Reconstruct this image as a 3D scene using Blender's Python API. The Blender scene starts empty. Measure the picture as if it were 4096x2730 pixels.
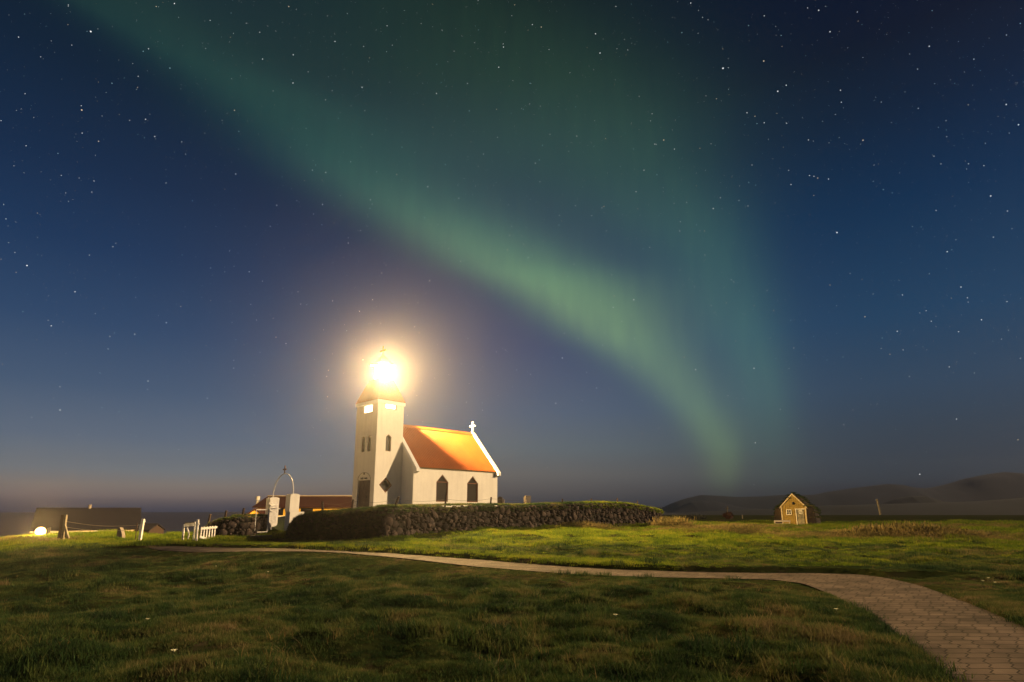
import bpy, math, random
import numpy as np
from mathutils import Vector, Matrix, noise as mnoise
from mathutils.geometry import tessellate_polygon

random.seed(7); rng = np.random.default_rng(11)
R = math.radians
sc = bpy.context.scene
C = sc.collection

# ------------------------------------------------------------------ camera
FPX, PX0, PY0, PITCH, CH = 2330.0, 2048.0, 1535.0, math.atan(500/2330.0), 1.5
cam_d = bpy.data.cameras.new("camera"); cam = bpy.data.objects.new("camera", cam_d); C.objects.link(cam)
cam.location = (0, 0, CH); cam.rotation_euler = (math.pi/2 + PITCH, 0, 0)
cam_d.sensor_width = 36; cam_d.lens = 36*FPX/4096; cam_d.shift_y = (PY0-1365)/4096
cam_d.clip_start = .1; cam_d.clip_end = 20000
sc.camera = cam

sp, cp = math.sin(PITCH), math.cos(PITCH)
def ray(px, py):
    u = (px-PX0)/FPX; v = -(py-PY0)/FPX
    return np.array([u, cp - v*sp, sp + v*cp])
def at(px, py, Y):
    d = ray(px, py); t = Y/d[1]
    return np.array([d[0]*t, Y, CH + d[2]*t])
def zat(px, py, Y): return at(px, py, Y)[2]
def azel(px, py):
    d = ray(px, py)
    return math.atan2(d[0], d[1]), math.atan2(d[2], math.hypot(d[0], d[1]))
def srgb(r, g, b):
    f = lambda c: (c/255/12.92) if c <= 10 else ((c/255+.055)/1.055)**2.4
    return (f(r), f(g), f(b), 1)

# ------------------------------------------------------------------ view
sc.view_settings.view_transform = 'Standard'; sc.view_settings.look = 'None'
sc.view_settings.exposure = 0; sc.view_settings.gamma = 1
sc.render.engine = 'CYCLES'
sc.cycles.max_bounces = 4; sc.cycles.diffuse_bounces = 2; sc.cycles.glossy_bounces = 2
sc.cycles.transparent_max_bounces = 8; sc.cycles.volume_bounces = 0; sc.cycles.use_light_tree = False
sc.cycles.use_denoising = True; sc.cycles.use_adaptive_sampling = False; sc.render.filter_size = 1.2
sc.cycles.sample_clamp_indirect = 4

# ------------------------------------------------------------------ night sky (world)
w = bpy.data.worlds.new("World"); sc.world = w; w.use_nodes = True; w.cycles.sampling_method = 'NONE'
nt = w.node_tree; nt.nodes.clear()
N, L = nt.nodes, nt.links
def M(op, a, b=None, clamp=False):
    n = N.new('ShaderNodeMath'); n.operation = op; n.use_clamp = clamp
    for i, s in enumerate((a, b)):
        if s is None: continue
        if isinstance(s, (int, float)): n.inputs[i].default_value = s
        else: L.new(s, n.inputs[i])
    return n.outputs[0]
tc = N.new('ShaderNodeTexCoord'); sx = N.new('ShaderNodeSeparateXYZ'); L.new(tc.outputs['Generated'], sx.inputs[0])
AZ = M('ARCTAN2', sx.outputs[0], sx.outputs[1]); EL = M('ARCSINE', sx.outputs[2])
ELN = M('DIVIDE', M('ADD', EL, .1), 1.1)                     # elevation from -0.1 rad to 1 rad mapped to 0..1
eln = lambda e: (e+.1)/1.1
def ramp(fac, stops):
    n = N.new('ShaderNodeValToRGB'); L.new(fac, n.inputs[0]); cr = n.color_ramp
    stops = sorted(stops, key=lambda s: s[0])
    cr.elements[0].position = stops[0][0]; cr.elements[0].color = stops[0][1]
    cr.elements[1].position = stops[-1][0]; cr.elements[1].color = stops[-1][1]
    for p, c in stops[1:-1]:
        e = cr.elements.new(p); e.color = c
    return n.outputs[0]
def column(px, rows):
    return ramp(ELN, [(eln(azel(px, y)[1]), srgb(*c)) for y, c in rows])
colL = column(500, [(0,(14,30,46)),(300,(16,35,56)),(700,(21,44,74)),(1000,(28,55,90)),(1300,(46,72,106)),(1550,(70,91,118)),(1750,(98,112,130)),
                    (1880,(126,131,134)),(1940,(142,130,120)),(1985,(130,114,108)),(2005,(106,95,95)),(2040,(72,69,80)),(2400,(40,42,55))])
colM = column(2000, [(0,(8,22,36)),(300,(10,26,44)),(700,(20,38,66)),(1100,(42,58,92)),(1400,(62,76,108)),(1650,(82,98,120)),(1800,(98,109,116)),
                    (1900,(106,104,102)),(1970,(86,83,84)),(2010,(62,63,70)),(2045,(48,50,60)),(2400,(34,36,48))])
colR = column(3900, [(0,(2,18,42)),(300,(2,28,56)),(700,(4,44,78)),(1200,(28,64,96)),(1500,(46,70,94)),(1700,(50,66,82)),(1850,(50,62,74)),(1900,(50,60,70)),
                    (1950,(44,47,55)),(2040,(34,36,44)),(2400,(26,28,36))])
def mixc(f, a, b):
    n = N.new('ShaderNodeMix'); n.data_type = 'RGBA'; L.new(f, n.inputs[0]); L.new(a, n.inputs[6]); L.new(b, n.inputs[7]); return n.outputs[2]
def mapr(v, a, b):
    n = N.new('ShaderNodeMapRange'); n.interpolation_type = 'SMOOTHSTEP'; L.new(v, n.inputs[0]); n.inputs[1].default_value = a; n.inputs[2].default_value = b; return n.outputs[0]
aL, aM, aR = -0.55, 0.0, 0.62
base = mixc(mapr(AZ, aM, aR), mixc(mapr(AZ, aL, aM), colL, colM), colR)
def curve(x, pts, lo, hi):
    """value of a piecewise curve of normalised elevation, rescaled to lo..hi"""
    n = N.new('ShaderNodeFloatCurve'); L.new(x, n.inputs[1]); c = n.mapping.curves[0]
    pts = sorted(pts); f = lambda v: (v-lo)/(hi-lo)
    c.points[0].location = (pts[0][0], f(pts[0][1])); c.points[1].location = (pts[-1][0], f(pts[-1][1]))
    for p in pts[1:-1]: c.points.new(p[0], f(p[1]))
    n.mapping.update()
    return M('ADD', M('MULTIPLY', n.outputs[0], hi-lo), lo)
def band(rows):
    """rows: px, py of the crest, left width px, right width px, strength.  Returns strength * soft profile across azimuth."""
    cen, wl, wr, st = [], [], [], []
    for px, py, a, b, s in rows:
        az, el = azel(px, py); e = eln(el)
        cen.append((e, az)); wl.append((e, az-azel(px-a, py)[0])); wr.append((e, azel(px+b, py)[0]-az)); st.append((e, s))
    c = curve(ELN, cen, -1.2, 1.2); l = curve(ELN, wl, 0, 1.2); r = curve(ELN, wr, 0, 1.2); s = curve(ELN, st, 0, 1)
    d = M('SUBTRACT', AZ, c); right = M('GREATER_THAN', d, 0)
    wd = M('ADD', M('MULTIPLY', right, r), M('MULTIPLY', M('SUBTRACT', 1, right), l))
    q = M('DIVIDE', d, wd)
    return M('MULTIPLY', M('POWER', math.e, M('MULTIPLY', M('MULTIPLY', q, q), -1)), s)
A1 = band([(150,-150,480,900,.09),(450,60,480,800,.10),(800,260,440,650,.13),(1150,480,380,560,.18),(1480,730,320,440,.34),(1750,900,270,380,.55),
           (2000,1050,240,350,.78),(2220,1160,210,330,.95),(2420,1310,180,270,.85),(2620,1460,150,180,.62),(2760,1600,120,130,.5),(2850,1720,105,95,.48),
           (2895,1820,95,75,.4),(2905,1900,85,60,.26),(2905,1960,80,55,.09),(2905,2020,80,55,.0)])
A2 = band([(1700,-100,900,700,.1),(2050,150,900,550,.17),(2350,400,800,450,.22),(2600,700,520,300,.26),(2770,900,330,230,.34),(2890,1100,240,180,.35),(2960,1262,200,150,.38),
           (3030,1450,160,120,.38),(3070,1640,145,110,.30),(3090,1780,150,105,.18),(3110,1900,150,110,.09),(3110,2010,150,110,0)])
A3 = band([(500,-100,700,1500,.22),(900,200,650,1500,.26),(1600,560,500,1300,.34),(2100,900,360,900,.26),(2500,1200,260,600,.08),(2900,1500,200,400,.04),(3000,1700,200,300,0),(3000,2000,200,300,0)])
# faint upright rays in the curtain
nz = N.new('ShaderNodeTexNoise'); cb = N.new('ShaderNodeCombineXYZ'); L.new(M('MULTIPLY', AZ, 9), cb.inputs[0]); L.new(M('MULTIPLY', EL, 2.2), cb.inputs[1]); L.new(cb.outputs[0], nz.inputs['Vector']); nz.inputs['Detail'].default_value = 2
rays = M('ADD', M('MULTIPLY', nz.outputs[0], .4), .8)
def vscale(col, f):
    n = N.new('ShaderNodeVectorMath'); n.operation = 'SCALE'; n.inputs[0].default_value = col[:3]; L.new(f, n.inputs[3]); return n.outputs[0]
def vadd(a, b):
    n = N.new('ShaderNodeVectorMath'); L.new(a, n.inputs[0]); L.new(b, n.inputs[1]); return n.outputs[0]
hi_ = mapr(EL, .28, .62); A1r = M('MULTIPLY', A1, rays)
skyc = vadd(base, vscale((.125,.222,.042), M('MULTIPLY', A1r, M('SUBTRACT', 1, hi_))))
skyc = vadd(skyc, vscale((.050,.195,.090), M('MULTIPLY', A1r, hi_)))
skyc = vadd(skyc, vscale((.055,.15,.045), M('MULTIPLY', A2, rays)))
skyc = vadd(skyc, vscale((.024,.060,.034), A3))
bg = N.new('ShaderNodeBackground'); L.new(skyc, bg.inputs[0]); bg.inputs[1].default_value = 1.0
wo = N.new('ShaderNodeOutputWorld'); L.new(bg.outputs[0], wo.inputs[0])

# ------------------------------------------------------------------ the moon, low on the right
sun_d = bpy.data.lights.new("moonlight", 'SUN'); sun = bpy.data.objects.new("moonlight", sun_d); C.objects.link(sun)
sun_d.energy = 4.8; sun_d.angle = R(.5); sun_d.color = (1, .71, .40)
mdir = Vector((2.0, -.27, .80)).normalized()      # towards the moon
sun.rotation_euler = mdir.to_track_quat('Z', 'Y').to_euler()

LAMP_I = 14000*4*math.pi; LAMP_COL = (1, .64, .24)
HAZE = .0005

# ------------------------------------------------------------------ materials
MATS = {}
def mat(name, col, rough=.8, col2=None, scale=3.0, bump=0.0, bscale=None, spec=.3, metal=0, extra=None, coord='pos'):
    m = bpy.data.materials.new(name); m.use_nodes = True; t = m.node_tree; b = t.nodes['Principled BSDF']
    b.inputs['Roughness'].default_value = rough; b.inputs['Specular IOR Level'].default_value = spec; b.inputs['Metallic'].default_value = metal
    g = t.nodes.new('ShaderNodeNewGeometry')
    if col2 is None: b.inputs['Base Color'].default_value = (*col, 1)
    else:
        n = t.nodes.new('ShaderNodeTexNoise'); n.inputs['Scale'].default_value = scale; n.inputs['Detail'].default_value = 6; n.inputs['Roughness'].default_value = .65
        t.links.new(g.outputs['Position'], n.inputs['Vector'])
        r = t.nodes.new('ShaderNodeValToRGB'); t.links.new(n.outputs[0], r.inputs[0])
        r.color_ramp.elements[0].position = .35; r.color_ramp.elements[0].color = (*col, 1)
        r.color_ramp.elements[1].position = .65; r.color_ramp.elements[1].color = (*col2, 1)
        t.links.new(r.outputs[0], b.inputs['Base Color'])
    if bump:
        n2 = t.nodes.new('ShaderNodeTexNoise'); n2.inputs['Scale'].default_value = bscale or scale*4; n2.inputs['Detail'].default_value = 5
        t.links.new(g.outputs['Position'], n2.inputs['Vector'])
        bp = t.nodes.new('ShaderNodeBump'); bp.inputs['Strength'].default_value = bump; bp.inputs['Distance'].default_value = .05
        t.links.new(n2.outputs[0], bp.inputs['Height']); t.links.new(bp.outputs[0], b.inputs['Normal'])
    MATS[name] = m
    return m
def emis(name, col, s):
    m = bpy.data.materials.new(name); m.use_nodes = True; t = m.node_tree; t.nodes.clear()
    e = t.nodes.new('ShaderNodeEmission'); e.inputs[0].default_value = (*col, 1); e.inputs[1].default_value = s
    o = t.nodes.new('ShaderNodeOutputMaterial'); t.links.new(e.outputs[0], o.inputs[0]); m.cycles.emission_sampling = 'NONE'
    return m
plaster = mat('white_plaster', (.76,.71,.61), .75, (.83,.78,.67), 1.3, .15, 25)
def streak(m):
    t = m.node_tree; b = t.nodes['Principled BSDF']; lk = b.inputs['Base Color'].links[0].from_socket; g = t.nodes.new('ShaderNodeNewGeometry'); mp = t.nodes.new('ShaderNodeMapping'); mp.inputs['Scale'].default_value = (3.2, 3.2, .25); n = t.nodes.new('ShaderNodeTexNoise'); n.inputs['Scale'].default_value = 1.6; n.inputs['Detail'].default_value = 6
    t.links.new(g.outputs['Position'], mp.inputs[0]); t.links.new(mp.outputs[0], n.inputs['Vector']); mr = t.nodes.new('ShaderNodeMapRange'); mr.inputs[1].default_value = .35; mr.inputs[2].default_value = .6; mr.inputs[3].default_value = .94; mr.inputs[4].default_value = 1.0
    t.links.new(n.outputs[0], mr.inputs[0]); v = t.nodes.new('ShaderNodeVectorMath'); v.operation = 'SCALE'; t.links.new(lk, v.inputs[0]); t.links.new(mr.outputs[0], v.inputs[3]); t.links.new(v.outputs[0], b.inputs['Base Color'])
streak(plaster)
coping_m = mat('coping_paint', (.80,.78,.74), .6, (.74,.72,.68), 2)
roof_m = mat('painted_metal_roof', (.25,.060,.008), .42, (.33,.082,.012), 1.2, spec=.5)
brown_wood = mat('brown_window_wood', (.16,.055,.025), .6, (.22,.08,.035), 5)
screen_m = mat('dark_window_screen', (.026,.022,.019), .8, (.034,.028,.024), 2, spec=.1)
door_m = mat('dark_stained_door', (.035,.016,.010), .5, (.055,.024,.014), 6, .3, 20)
dark_glass = mat('dark_glass', (.012,.011,.010), .25, spec=.3)
ochre_frame = mat('ochre_frame', (.35,.20,.07), .6)
black_m = mat('black_metal', (.02,.018,.016), .5)
white_paint = mat('weathered_white_paint', (.80,.77,.72), .6, (.58,.54,.48), 9, .2, 40)
greywood = mat('grey_weathered_wood', (.10,.085,.06), .9, (.20,.17,.12), 7, .5, 30)
darkwood = mat('dark_fence_wood', (.045,.028,.02), .9, (.08,.05,.035), 9, .4, 30)
white_metal = mat('white_metal', (.70,.68,.64), .4, (.6,.57,.5), 6, spec=.5)
rusty = mat('rusty_iron', (.20,.11,.05), .7, (.12,.06,.03), 14)
stone_m = mat('lava_stone', (.022,.018,.016), .95, (.055,.038,.029), 2.6, .7, 22)
def per_island(m, lo=.45, hi=1.7):
    t = m.node_tree; b = t.nodes['Principled BSDF']; lk = b.inputs['Base Color'].links[0].from_socket; g = t.nodes.new('ShaderNodeNewGeometry'); mr = t.nodes.new('ShaderNodeMapRange'); mr.inputs[3].default_value = lo; mr.inputs[4].default_value = hi
    t.links.new(g.outputs['Random Per Island'], mr.inputs[0]); v = t.nodes.new('ShaderNodeVectorMath'); v.operation = 'SCALE'; t.links.new(lk, v.inputs[0]); t.links.new(mr.outputs[0], v.inputs[3]); t.links.new(v.outputs[0], b.inputs['Base Color'])
per_island(stone_m, .4, 2.0)
earth_m = mat('dark_turf_bank', (.007,.008,.005), 1, (.020,.016,.010), 2.5, .8, 14)
turf_m = mat('turf_top', (.020,.034,.009), 1, (.045,.050,.018), 2.2, .8, 16)
grave_m = mat('dark_gravestone', (.05,.04,.035), .7, (.09,.07,.055), 6, .3, 20)
grave_l = mat('grey_gravestone', (.12,.10,.085), .8, (.17,.14,.11), 6, .3, 20)
hut_wood = mat('yellow_hut_boards', (.19,.125,.022), .8, (.28,.19,.042), 4, .3, 20)
hut_trim = mat('pale_hut_trim', (.42,.33,.18), .7, (.55,.45,.27), 6)
hut_white = mat('white_hut_frame', (.75,.70,.58), .6)
hut_door = mat('worn_grey_door', (.12,.11,.075), .8, (.34,.29,.17), 3.5, .3, 20)
turfwall_m = mat('brown_turf_wall', (.012,.009,.006), 1, (.035,.022,.013), 2.5, 1, 10)
bench_m = mat('bench_wood', (.40,.33,.22), .8, (.55,.46,.32), 6)
house_roof = mat('dark_red_metal_roof', (.009,.0085,.012), .9, (.013,.012,.016), .8, spec=.1)
house_wall = mat('russet_wall', (.13,.050,.025), .9, (.22,.09,.04), 1.5, .3)
long_roof = mat('maroon_roof', (.034,.0125,.009), .8, (.044,.017,.012), .7, spec=.1)
yellow_wall = mat('yellow_boards', (.62,.36,.04), .7, (.72,.44,.06), 1.5)
flower_m = mat('pale_petals', (.75,.72,.45), .7)
stem_m = mat('green_stem', (.06,.09,.03), .8)

def two_tone(name, cols, scale=.35, fine=7.0, rand=True, transl=.0, rough=.85, hue=None, finew=.35):
    """grass-like material: large patches + fine variation + per-blade variation"""
    m = bpy.data.materials.new(name); m.use_nodes = True; t = m.node_tree; b = t.nodes['Principled BSDF']; b.inputs['Roughness'].default_value = rough if rand else 1; b.inputs['Specular IOR Level'].default_value = .15 if rand else 0
    g = t.nodes.new('ShaderNodeNewGeometry')
    n = t.nodes.new('ShaderNodeTexNoise'); n.inputs['Scale'].default_value = scale; n.inputs['Detail'].default_value = 5; n.inputs['Roughness'].default_value = .6; t.links.new(g.outputs['Position'], n.inputs['Vector'])
    f = t.nodes.new('ShaderNodeTexNoise'); f.inputs['Scale'].default_value = fine; f.inputs['Detail'].default_value = 3; t.links.new(g.outputs['Position'], f.inputs['Vector'])
    def mt(op, a, b_):
        q = t.nodes.new('ShaderNodeMath'); q.operation = op
        for i, s in enumerate((a, b_)):
            if isinstance(s, (int, float)): q.inputs[i].default_value = s
            else: t.links.new(s, q.inputs[i])
        return q.outputs[0]
    v = mt('ADD', mt('MULTIPLY', n.outputs[0], .85), mt('MULTIPLY', f.outputs[0], finew))
    if rand:
        oi = t.nodes.new('ShaderNodeObjectInfo'); v = mt('ADD', v, mt('MULTIPLY', mt('SUBTRACT', oi.outputs['Random'], .5), .22))
    v = mt('SUBTRACT', v, .1+(finew-.35)*.5)
    r = t.nodes.new('ShaderNodeValToRGB'); t.links.new(v, r.inputs[0]); cr = r.color_ramp
    cr.elements[0].position = cols[0][0]; cr.elements[0].color = (*cols[0][1], 1); cr.elements[1].position = cols[-1][0]; cr.elements[1].color = (*cols[-1][1], 1)
    for p, c in cols[1:-1]: e = cr.elements.new(p); e.color = (*c, 1)
    t.links.new(r.outputs[0], b.inputs['Base Color'])
    if rand:                                           # blades shade like a soft mat
        va = t.nodes.new('ShaderNodeVectorMath'); va.operation = 'MULTIPLY_ADD'; t.links.new(g.outputs['Normal'], va.inputs[0]); va.inputs[1].default_value = (.5,.5,.5); va.inputs[2].default_value = (0,0,1.0)
        vn = t.nodes.new('ShaderNodeVectorMath'); vn.operation = 'NORMALIZE'; t.links.new(va.outputs[0], vn.inputs[0]); t.links.new(vn.outputs[0], b.inputs['Normal'])
    if transl:
        tr = t.nodes.new('ShaderNodeBsdfTranslucent'); t.links.new(r.outputs[0], tr.inputs[0]); mx = t.nodes.new('ShaderNodeMixShader'); mx.inputs[0].default_value = transl
        o = t.nodes['Material Output']; t.links.new(b.outputs[0], mx.inputs[1]); t.links.new(tr.outputs[0], mx.inputs[2]); t.links.new(mx.outputs[0], o.inputs[0])
    return m
lawn_cols = [(.35,(.012,.034,.011)),(.46,(.036,.076,.018)),(.565,(.086,.118,.028)),(.665,(.160,.146,.050)),(.78,(.24,.18,.09))]
lawn_m = two_tone('lawn_blades', lawn_cols, .45, 1.9, finew=.6, transl=.25)
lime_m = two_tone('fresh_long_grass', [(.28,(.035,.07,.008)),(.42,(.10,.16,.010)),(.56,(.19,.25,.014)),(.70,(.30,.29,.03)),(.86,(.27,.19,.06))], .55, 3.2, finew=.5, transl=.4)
dry_m = two_tone('dry_tall_grass', [(.3,(.060,.062,.018)),(.5,(.16,.125,.042)),(.7,(.28,.20,.08))], .5, 5, transl=.2)
soil_m = two_tone('lawn_ground', [(.3,(.012,.018,.006)),(.46,(.026,.034,.010)),(.56,(.032,.032,.014)),(.66,(.075,.055,.036)),(.78,(.12,.085,.06))], .45, 9, rand=False)
far_m = mat('dark_plain', (.0035,.005,.005), 1, (.006,.008,.006), .05)
hill_m = mat('bare_hills', (.002,.0045,.012), 1, (.003,.006,.015), .02)
sea_m = mat('night_sea', (.055,.046,.046), .6, (.065,.054,.052), .02, .4, .25, spec=.5)

# ------------------------------------------------------------------ mesh helpers
class MB:
    def __init__(s): s.v = []; s.f = []
    def add(s, vs, fs):
        o = len(s.v); s.v += [tuple(map(float, v)) for v in vs]; s.f += [tuple(i+o for i in f) for f in fs]; return s
    def quad(s, a, b, c, d): return s.add([a,b,c,d], [(0,1,2,3)])
    def box(s, c, ax, ay, az):
        """centre c and three half-extent vectors"""
        c, ax, ay, az = map(np.asarray, (c, ax, ay, az)); vs = [c+i*ax+j*ay+k*az for i in (-1,1) for j in (-1,1) for k in (-1,1)]
        return s.add(vs, [(0,1,3,2),(4,6,7,5),(0,4,5,1),(2,3,7,6),(0,2,6,4),(1,5,7,3)])
    def bar(s, p, q, w, h=None, up=(0,0,1)):
        """rectangular bar from p to q"""
        p, q = np.asarray(p, float), np.asarray(q, float); h = h or w; d = q-p; l = np.linalg.norm(d); d /= l; up = np.asarray(up, float)
        if abs(d@up) > .98: up = np.array([0., 1, 0]) if abs(d[1]) < .9 else np.array([1., 0, 0])
        a = np.cross(d, up); a /= np.linalg.norm(a); b = np.cross(a, d)
        return s.box((p+q)/2, d*l/2, a*w/2, b*h/2)
    def tube(s, pts, r, n=8, cap=True):
        pts = [np.asarray(p, float) for p in pts]; rr = r if isinstance(r, (list, tuple)) else [r]*len(pts); vs = []; fs = []
        ref = np.array([.3,.2,.93])
        for i, p in enumerate(pts):
            d = pts[min(i+1, len(pts)-1)]-pts[max(i-1, 0)]; d /= np.linalg.norm(d)
            a = np.cross(d, ref); 
            if np.linalg.norm(a) < .05: a = np.cross(d, (1,0,0))
            a /= np.linalg.norm(a); b = np.cross(d, a)
            vs += [p + rr[i]*(a*math.cos(2*math.pi*k/n)+b*math.sin(2*math.pi*k/n)) for k in range(n)]
        for i in range(len(pts)-1):
            for k in range(n): fs.append((i*n+k, i*n+(k+1)%n, (i+1)*n+(k+1)%n, (i+1)*n+k))
        if cap: fs += [tuple(range(n)), tuple(reversed([(len(pts)-1)*n+k for k in range(n)]))]
        return s.add(vs, fs)
    def prism(s, poly, off):
        """extrude a 3D polygon by off"""
        poly = [np.asarray(p, float) for p in poly]; off = np.asarray(off, float); n = len(poly)
        return s.add(poly+[p+off for p in poly], [tuple(range(n)), tuple(reversed(range(n, 2*n)))] + [(i, i+n, (i+1)%n+n, (i+1)%n) for i in range(n)])
    def sphere(s, c, r, n=12, m=8, sq=(1,1,1)):
        c = np.asarray(c, float); vs = []; fs = []
        for j in range(m+1):
            t = math.pi*j/m
            for k in range(n): vs.append(c + r*np.array([sq[0]*math.sin(t)*math.cos(2*math.pi*k/n), sq[1]*math.sin(t)*math.sin(2*math.pi*k/n), sq[2]*math.cos(t)]))
        for j in range(m):
            for k in range(n): fs.append((j*n+k, (j+1)*n+k, (j+1)*n+(k+1)%n, j*n+(k+1)%n))
        return s.add(vs, fs)
    def build(s, name, m, parent=None, smooth=False, bevel=0):
        me = bpy.data.meshes.new(name); o = bpy.data.objects.new(name, me); C.objects.link(o)
        off = Vector(parent['_w']) if parent is not None else Vector((0,0,0))
        if parent is None and s.v:                     # top-level mesh: origin at its base
            a = np.array(s.v); off = Vector((float(a[:,0].mean()), float(a[:,1].mean()), float(a[:,2].min()))); o.location = off
        me.from_pydata([(v[0]-off.x, v[1]-off.y, v[2]-off.z) for v in s.v], [], s.f); me.validate(); 
        import bmesh
        bm = bmesh.new(); bm.from_mesh(me); bmesh.ops.remove_doubles(bm, verts=bm.verts, dist=1e-5); bmesh.ops.recalc_face_normals(bm, faces=bm.faces); bm.to_mesh(me); bm.free()
        for x in (m if isinstance(m, list) else [m]): me.materials.append(x)
        if smooth: 
            for p in me.polygons: p.use_smooth = True
        if parent is not None: o.parent = parent; o['_w'] = tuple(off)
        else: o['_w'] = tuple(off)
        if bevel:
            md = o.modifiers.new('bevel', 'BEVEL'); md.width = bevel; md.segments = 2; md.limit_method = 'ANGLE'
        return o
def tag(o, label=None, cat=None, group=None, kind=None):
    if label: o['label'] = label
    if cat: o['category'] = cat
    if group: o['group'] = group
    if kind: o['kind'] = kind
    return o
def empty(name, loc, label, cat, group=None):
    o = bpy.data.objects.new(name, None); C.objects.link(o); o.location = Vector([float(x) for x in loc]); o['_w'] = tuple(o.location); o.empty_display_size = .3
    return tag(o, label, cat, group)

# ------------------------------------------------------------------ noise and terrain
def vnoise(x, y, seed=0):
    xi = np.floor(x).astype(np.int64); yi = np.floor(y).astype(np.int64); fx = x-xi; fy = y-yi; fx = fx*fx*(3-2*fx); fy = fy*fy*(3-2*fy)
    def h(a, b):
        n = (a*374761393 + b*668265263 + seed*1442695041) & 0xffffffff; n = ((n ^ (n >> 13))*1274126177) & 0xffffffff; return ((n ^ (n >> 16)) & 0xffff)/65535.0
    return (h(xi,yi)*(1-fx)+h(xi+1,yi)*fx)*(1-fy) + (h(xi,yi+1)*(1-fx)+h(xi+1,yi+1)*fx)*fy
def fbm(x, y, o=4, seed=0):
    s = 0; a = .5
    for k in range(o): s = s + a*(vnoise(x*2**k, y*2**k, seed+k)-.5); a *= .5
    return s
def sstep(a, b, x): t = np.clip((x-a)/(b-a), 0, 1); return t*t*(3-2*t)

ctrl = []
for Y in (-4, 4, 10, 16):
    for u in (-1.2, -.6, 0, .6, 1.2): ctrl.append((u*(Y+6), Y, .3*min(0,u)*(Y/16 if Y > 5 else 0)))
for px, py, Y in ((-600,2180,33),(0,2166,33),(160,2160,33),(300,2150,34),(450,2140,35),(600,2143,35),(660,2150,34),(250,2165,29.3),(565,2168,28.4),(0,2190,27),(300,2185,26),(0,2300,17.6),(300,2262,20.4),(-500,2300,18),(700,2262,19.6),(0,2480,11.2),
                  (660,2190,24.5),(760,2175,28),(860,2167,29),(950,2170,29.5),(1035,2172,30),(1150,2180,28.8),(1250,2184,28.2),(1400,2178,26.9),(1545,2172,25.4),
                  (1700,2140,28.2),(1850,2127,30),(2000,2120,32),(2200,2113,36),(2400,2109,40),(2620,2102,45),(1045,2146,32),(1075,2128,34.2),(1160,2128,32.5),
                  (2900,2105,50),(3180,2106,55),(3500,2108,50),(3900,2110,48),(4300,2110,46),(3000,2150,32),(3500,2160,30),(4000,2170,28),(2300,2160,28),
                  (1000,2207,21.5),(1600,2238,18.2),(2200,2275,16),(3000,2296,14.5),(3500,2300,14.2),(1000,2190,24.5),(1900,2170,25),(1000,2260,18.6)):
    ctrl.append(tuple(at(px, py, Y)))
for X, Y, Z in ((-45,42,-1.6),(-30,46,-1.6),(-22,44,-1.4),(-20,55,-2.4),(-10,55,-1),(5,60,.1),(20,70,0),(40,70,0),(-45,32,-.3),(-12,45,.2),(0,50,.4),(50,40,.1),(60,20,0)):
    ctrl.append((X, Y, Z))
ctrl = np.array(ctrl, float)
def tps_fit(P, lam=.3):
    n = len(P); d = np.hypot(P[:,None,0]-P[None,:,0], P[:,None,1]-P[None,:,1]); K = np.where(d > 0, d*d*np.log(d+1e-12), 0) + lam*np.eye(n)
    Q = np.c_[np.ones(n), P[:,:2]]; A = np.block([[K, Q],[Q.T, np.zeros((3,3))]]); return np.linalg.solve(A, np.r_[P[:,2], 0,0,0])
def tps_eval(P, wt, x, y):
    out = wt[-3] + wt[-2]*x + wt[-1]*y
    for i in range(len(P)):
        d2 = (x-P[i,0])**2+(y-P[i,1])**2; out = out + wt[i]*.5*d2*np.log(d2+1e-12)
    return out
TW = tps_fit(ctrl)
def Tbase(x, y):
    x = np.asarray(x, float); y = np.asarray(y, float)
    near = np.clip(tps_eval(ctrl, TW, np.clip(x, -60, 70), np.clip(y, -8, 75)), -3, 1.2)
    side = sstep(-.08, .22, x/np.maximum(y, 20))
    rightz = -1.9*sstep(110, 360, y); leftz = -2.4 - 12*sstep(62, 150, y)
    far = leftz*(1-side) + rightz*side
    k = sstep(45, 66, y); return near*(1-k) + far*k
def ground_hit(px, py):
    d = ray(px, py); lo, hi = 2.0, 90.0; ts = np.linspace(lo, hi, 900)
    P = np.array([0,0,CH])[None] + d[None]*ts[:,None]; z = Tbase(P[:,0], P[:,1]); k = np.argmax(P[:,2] < z)
    return P[k] if (P[:,2] < z).any() else P[-1]

# path edges, traced on the ground
farE = [(600,2192),(650,2186),(800,2189),(1000,2194),(1250,2200),(1392,2206),(1560,2215),(1740,2228),(1915,2242),(2263,2268),(2610,2286),(2960,2294),(3300,2294),(3480,2303),(3604,2327),(3700,2352),(3830,2403),(3960,2455),(4096,2512),(4300,2620),(4600,2790),(4900,2960)]
nearE = [(600,2195),(650,2203),(800,2209),(1000,2207),(1250,2207),(1392,2214),(1560,2229),(1740,2249),(1915,2269),(2263,2295),(2524,2308),(2785,2313),(3100,2320),(3220,2334),(3307,2368),(3480,2454),(3585,2524),(3656,2594),(3743,2681),(3812,2752),(3900,2860),(4000,3000)]
def resample(P, n):
    P = np.array(P); s = np.r_[0, np.cumsum(np.linalg.norm(np.diff(P, axis=0), axis=1))]; t = np.linspace(0, s[-1], n)
    return np.c_[[np.interp(t, s, P[:,k]) for k in range(P.shape[1])]].T
FE = np.array([ground_hit(*p) for p in farE]); NE = np.array([ground_hit(*p) for p in nearE])
def smoothline(P, k=3):
    for _ in range(k):
        Q = P.copy(); Q[1:-1] = (P[:-2]+2*P[1:-1]+P[2:])/4; P = Q
    return P
NS = 160
FEs = smoothline(np.array([np.interp(np.linspace(0, len(FE)-1, NS), range(len(FE)), FE[:,k]) for k in range(3)]).T, 6)
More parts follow.
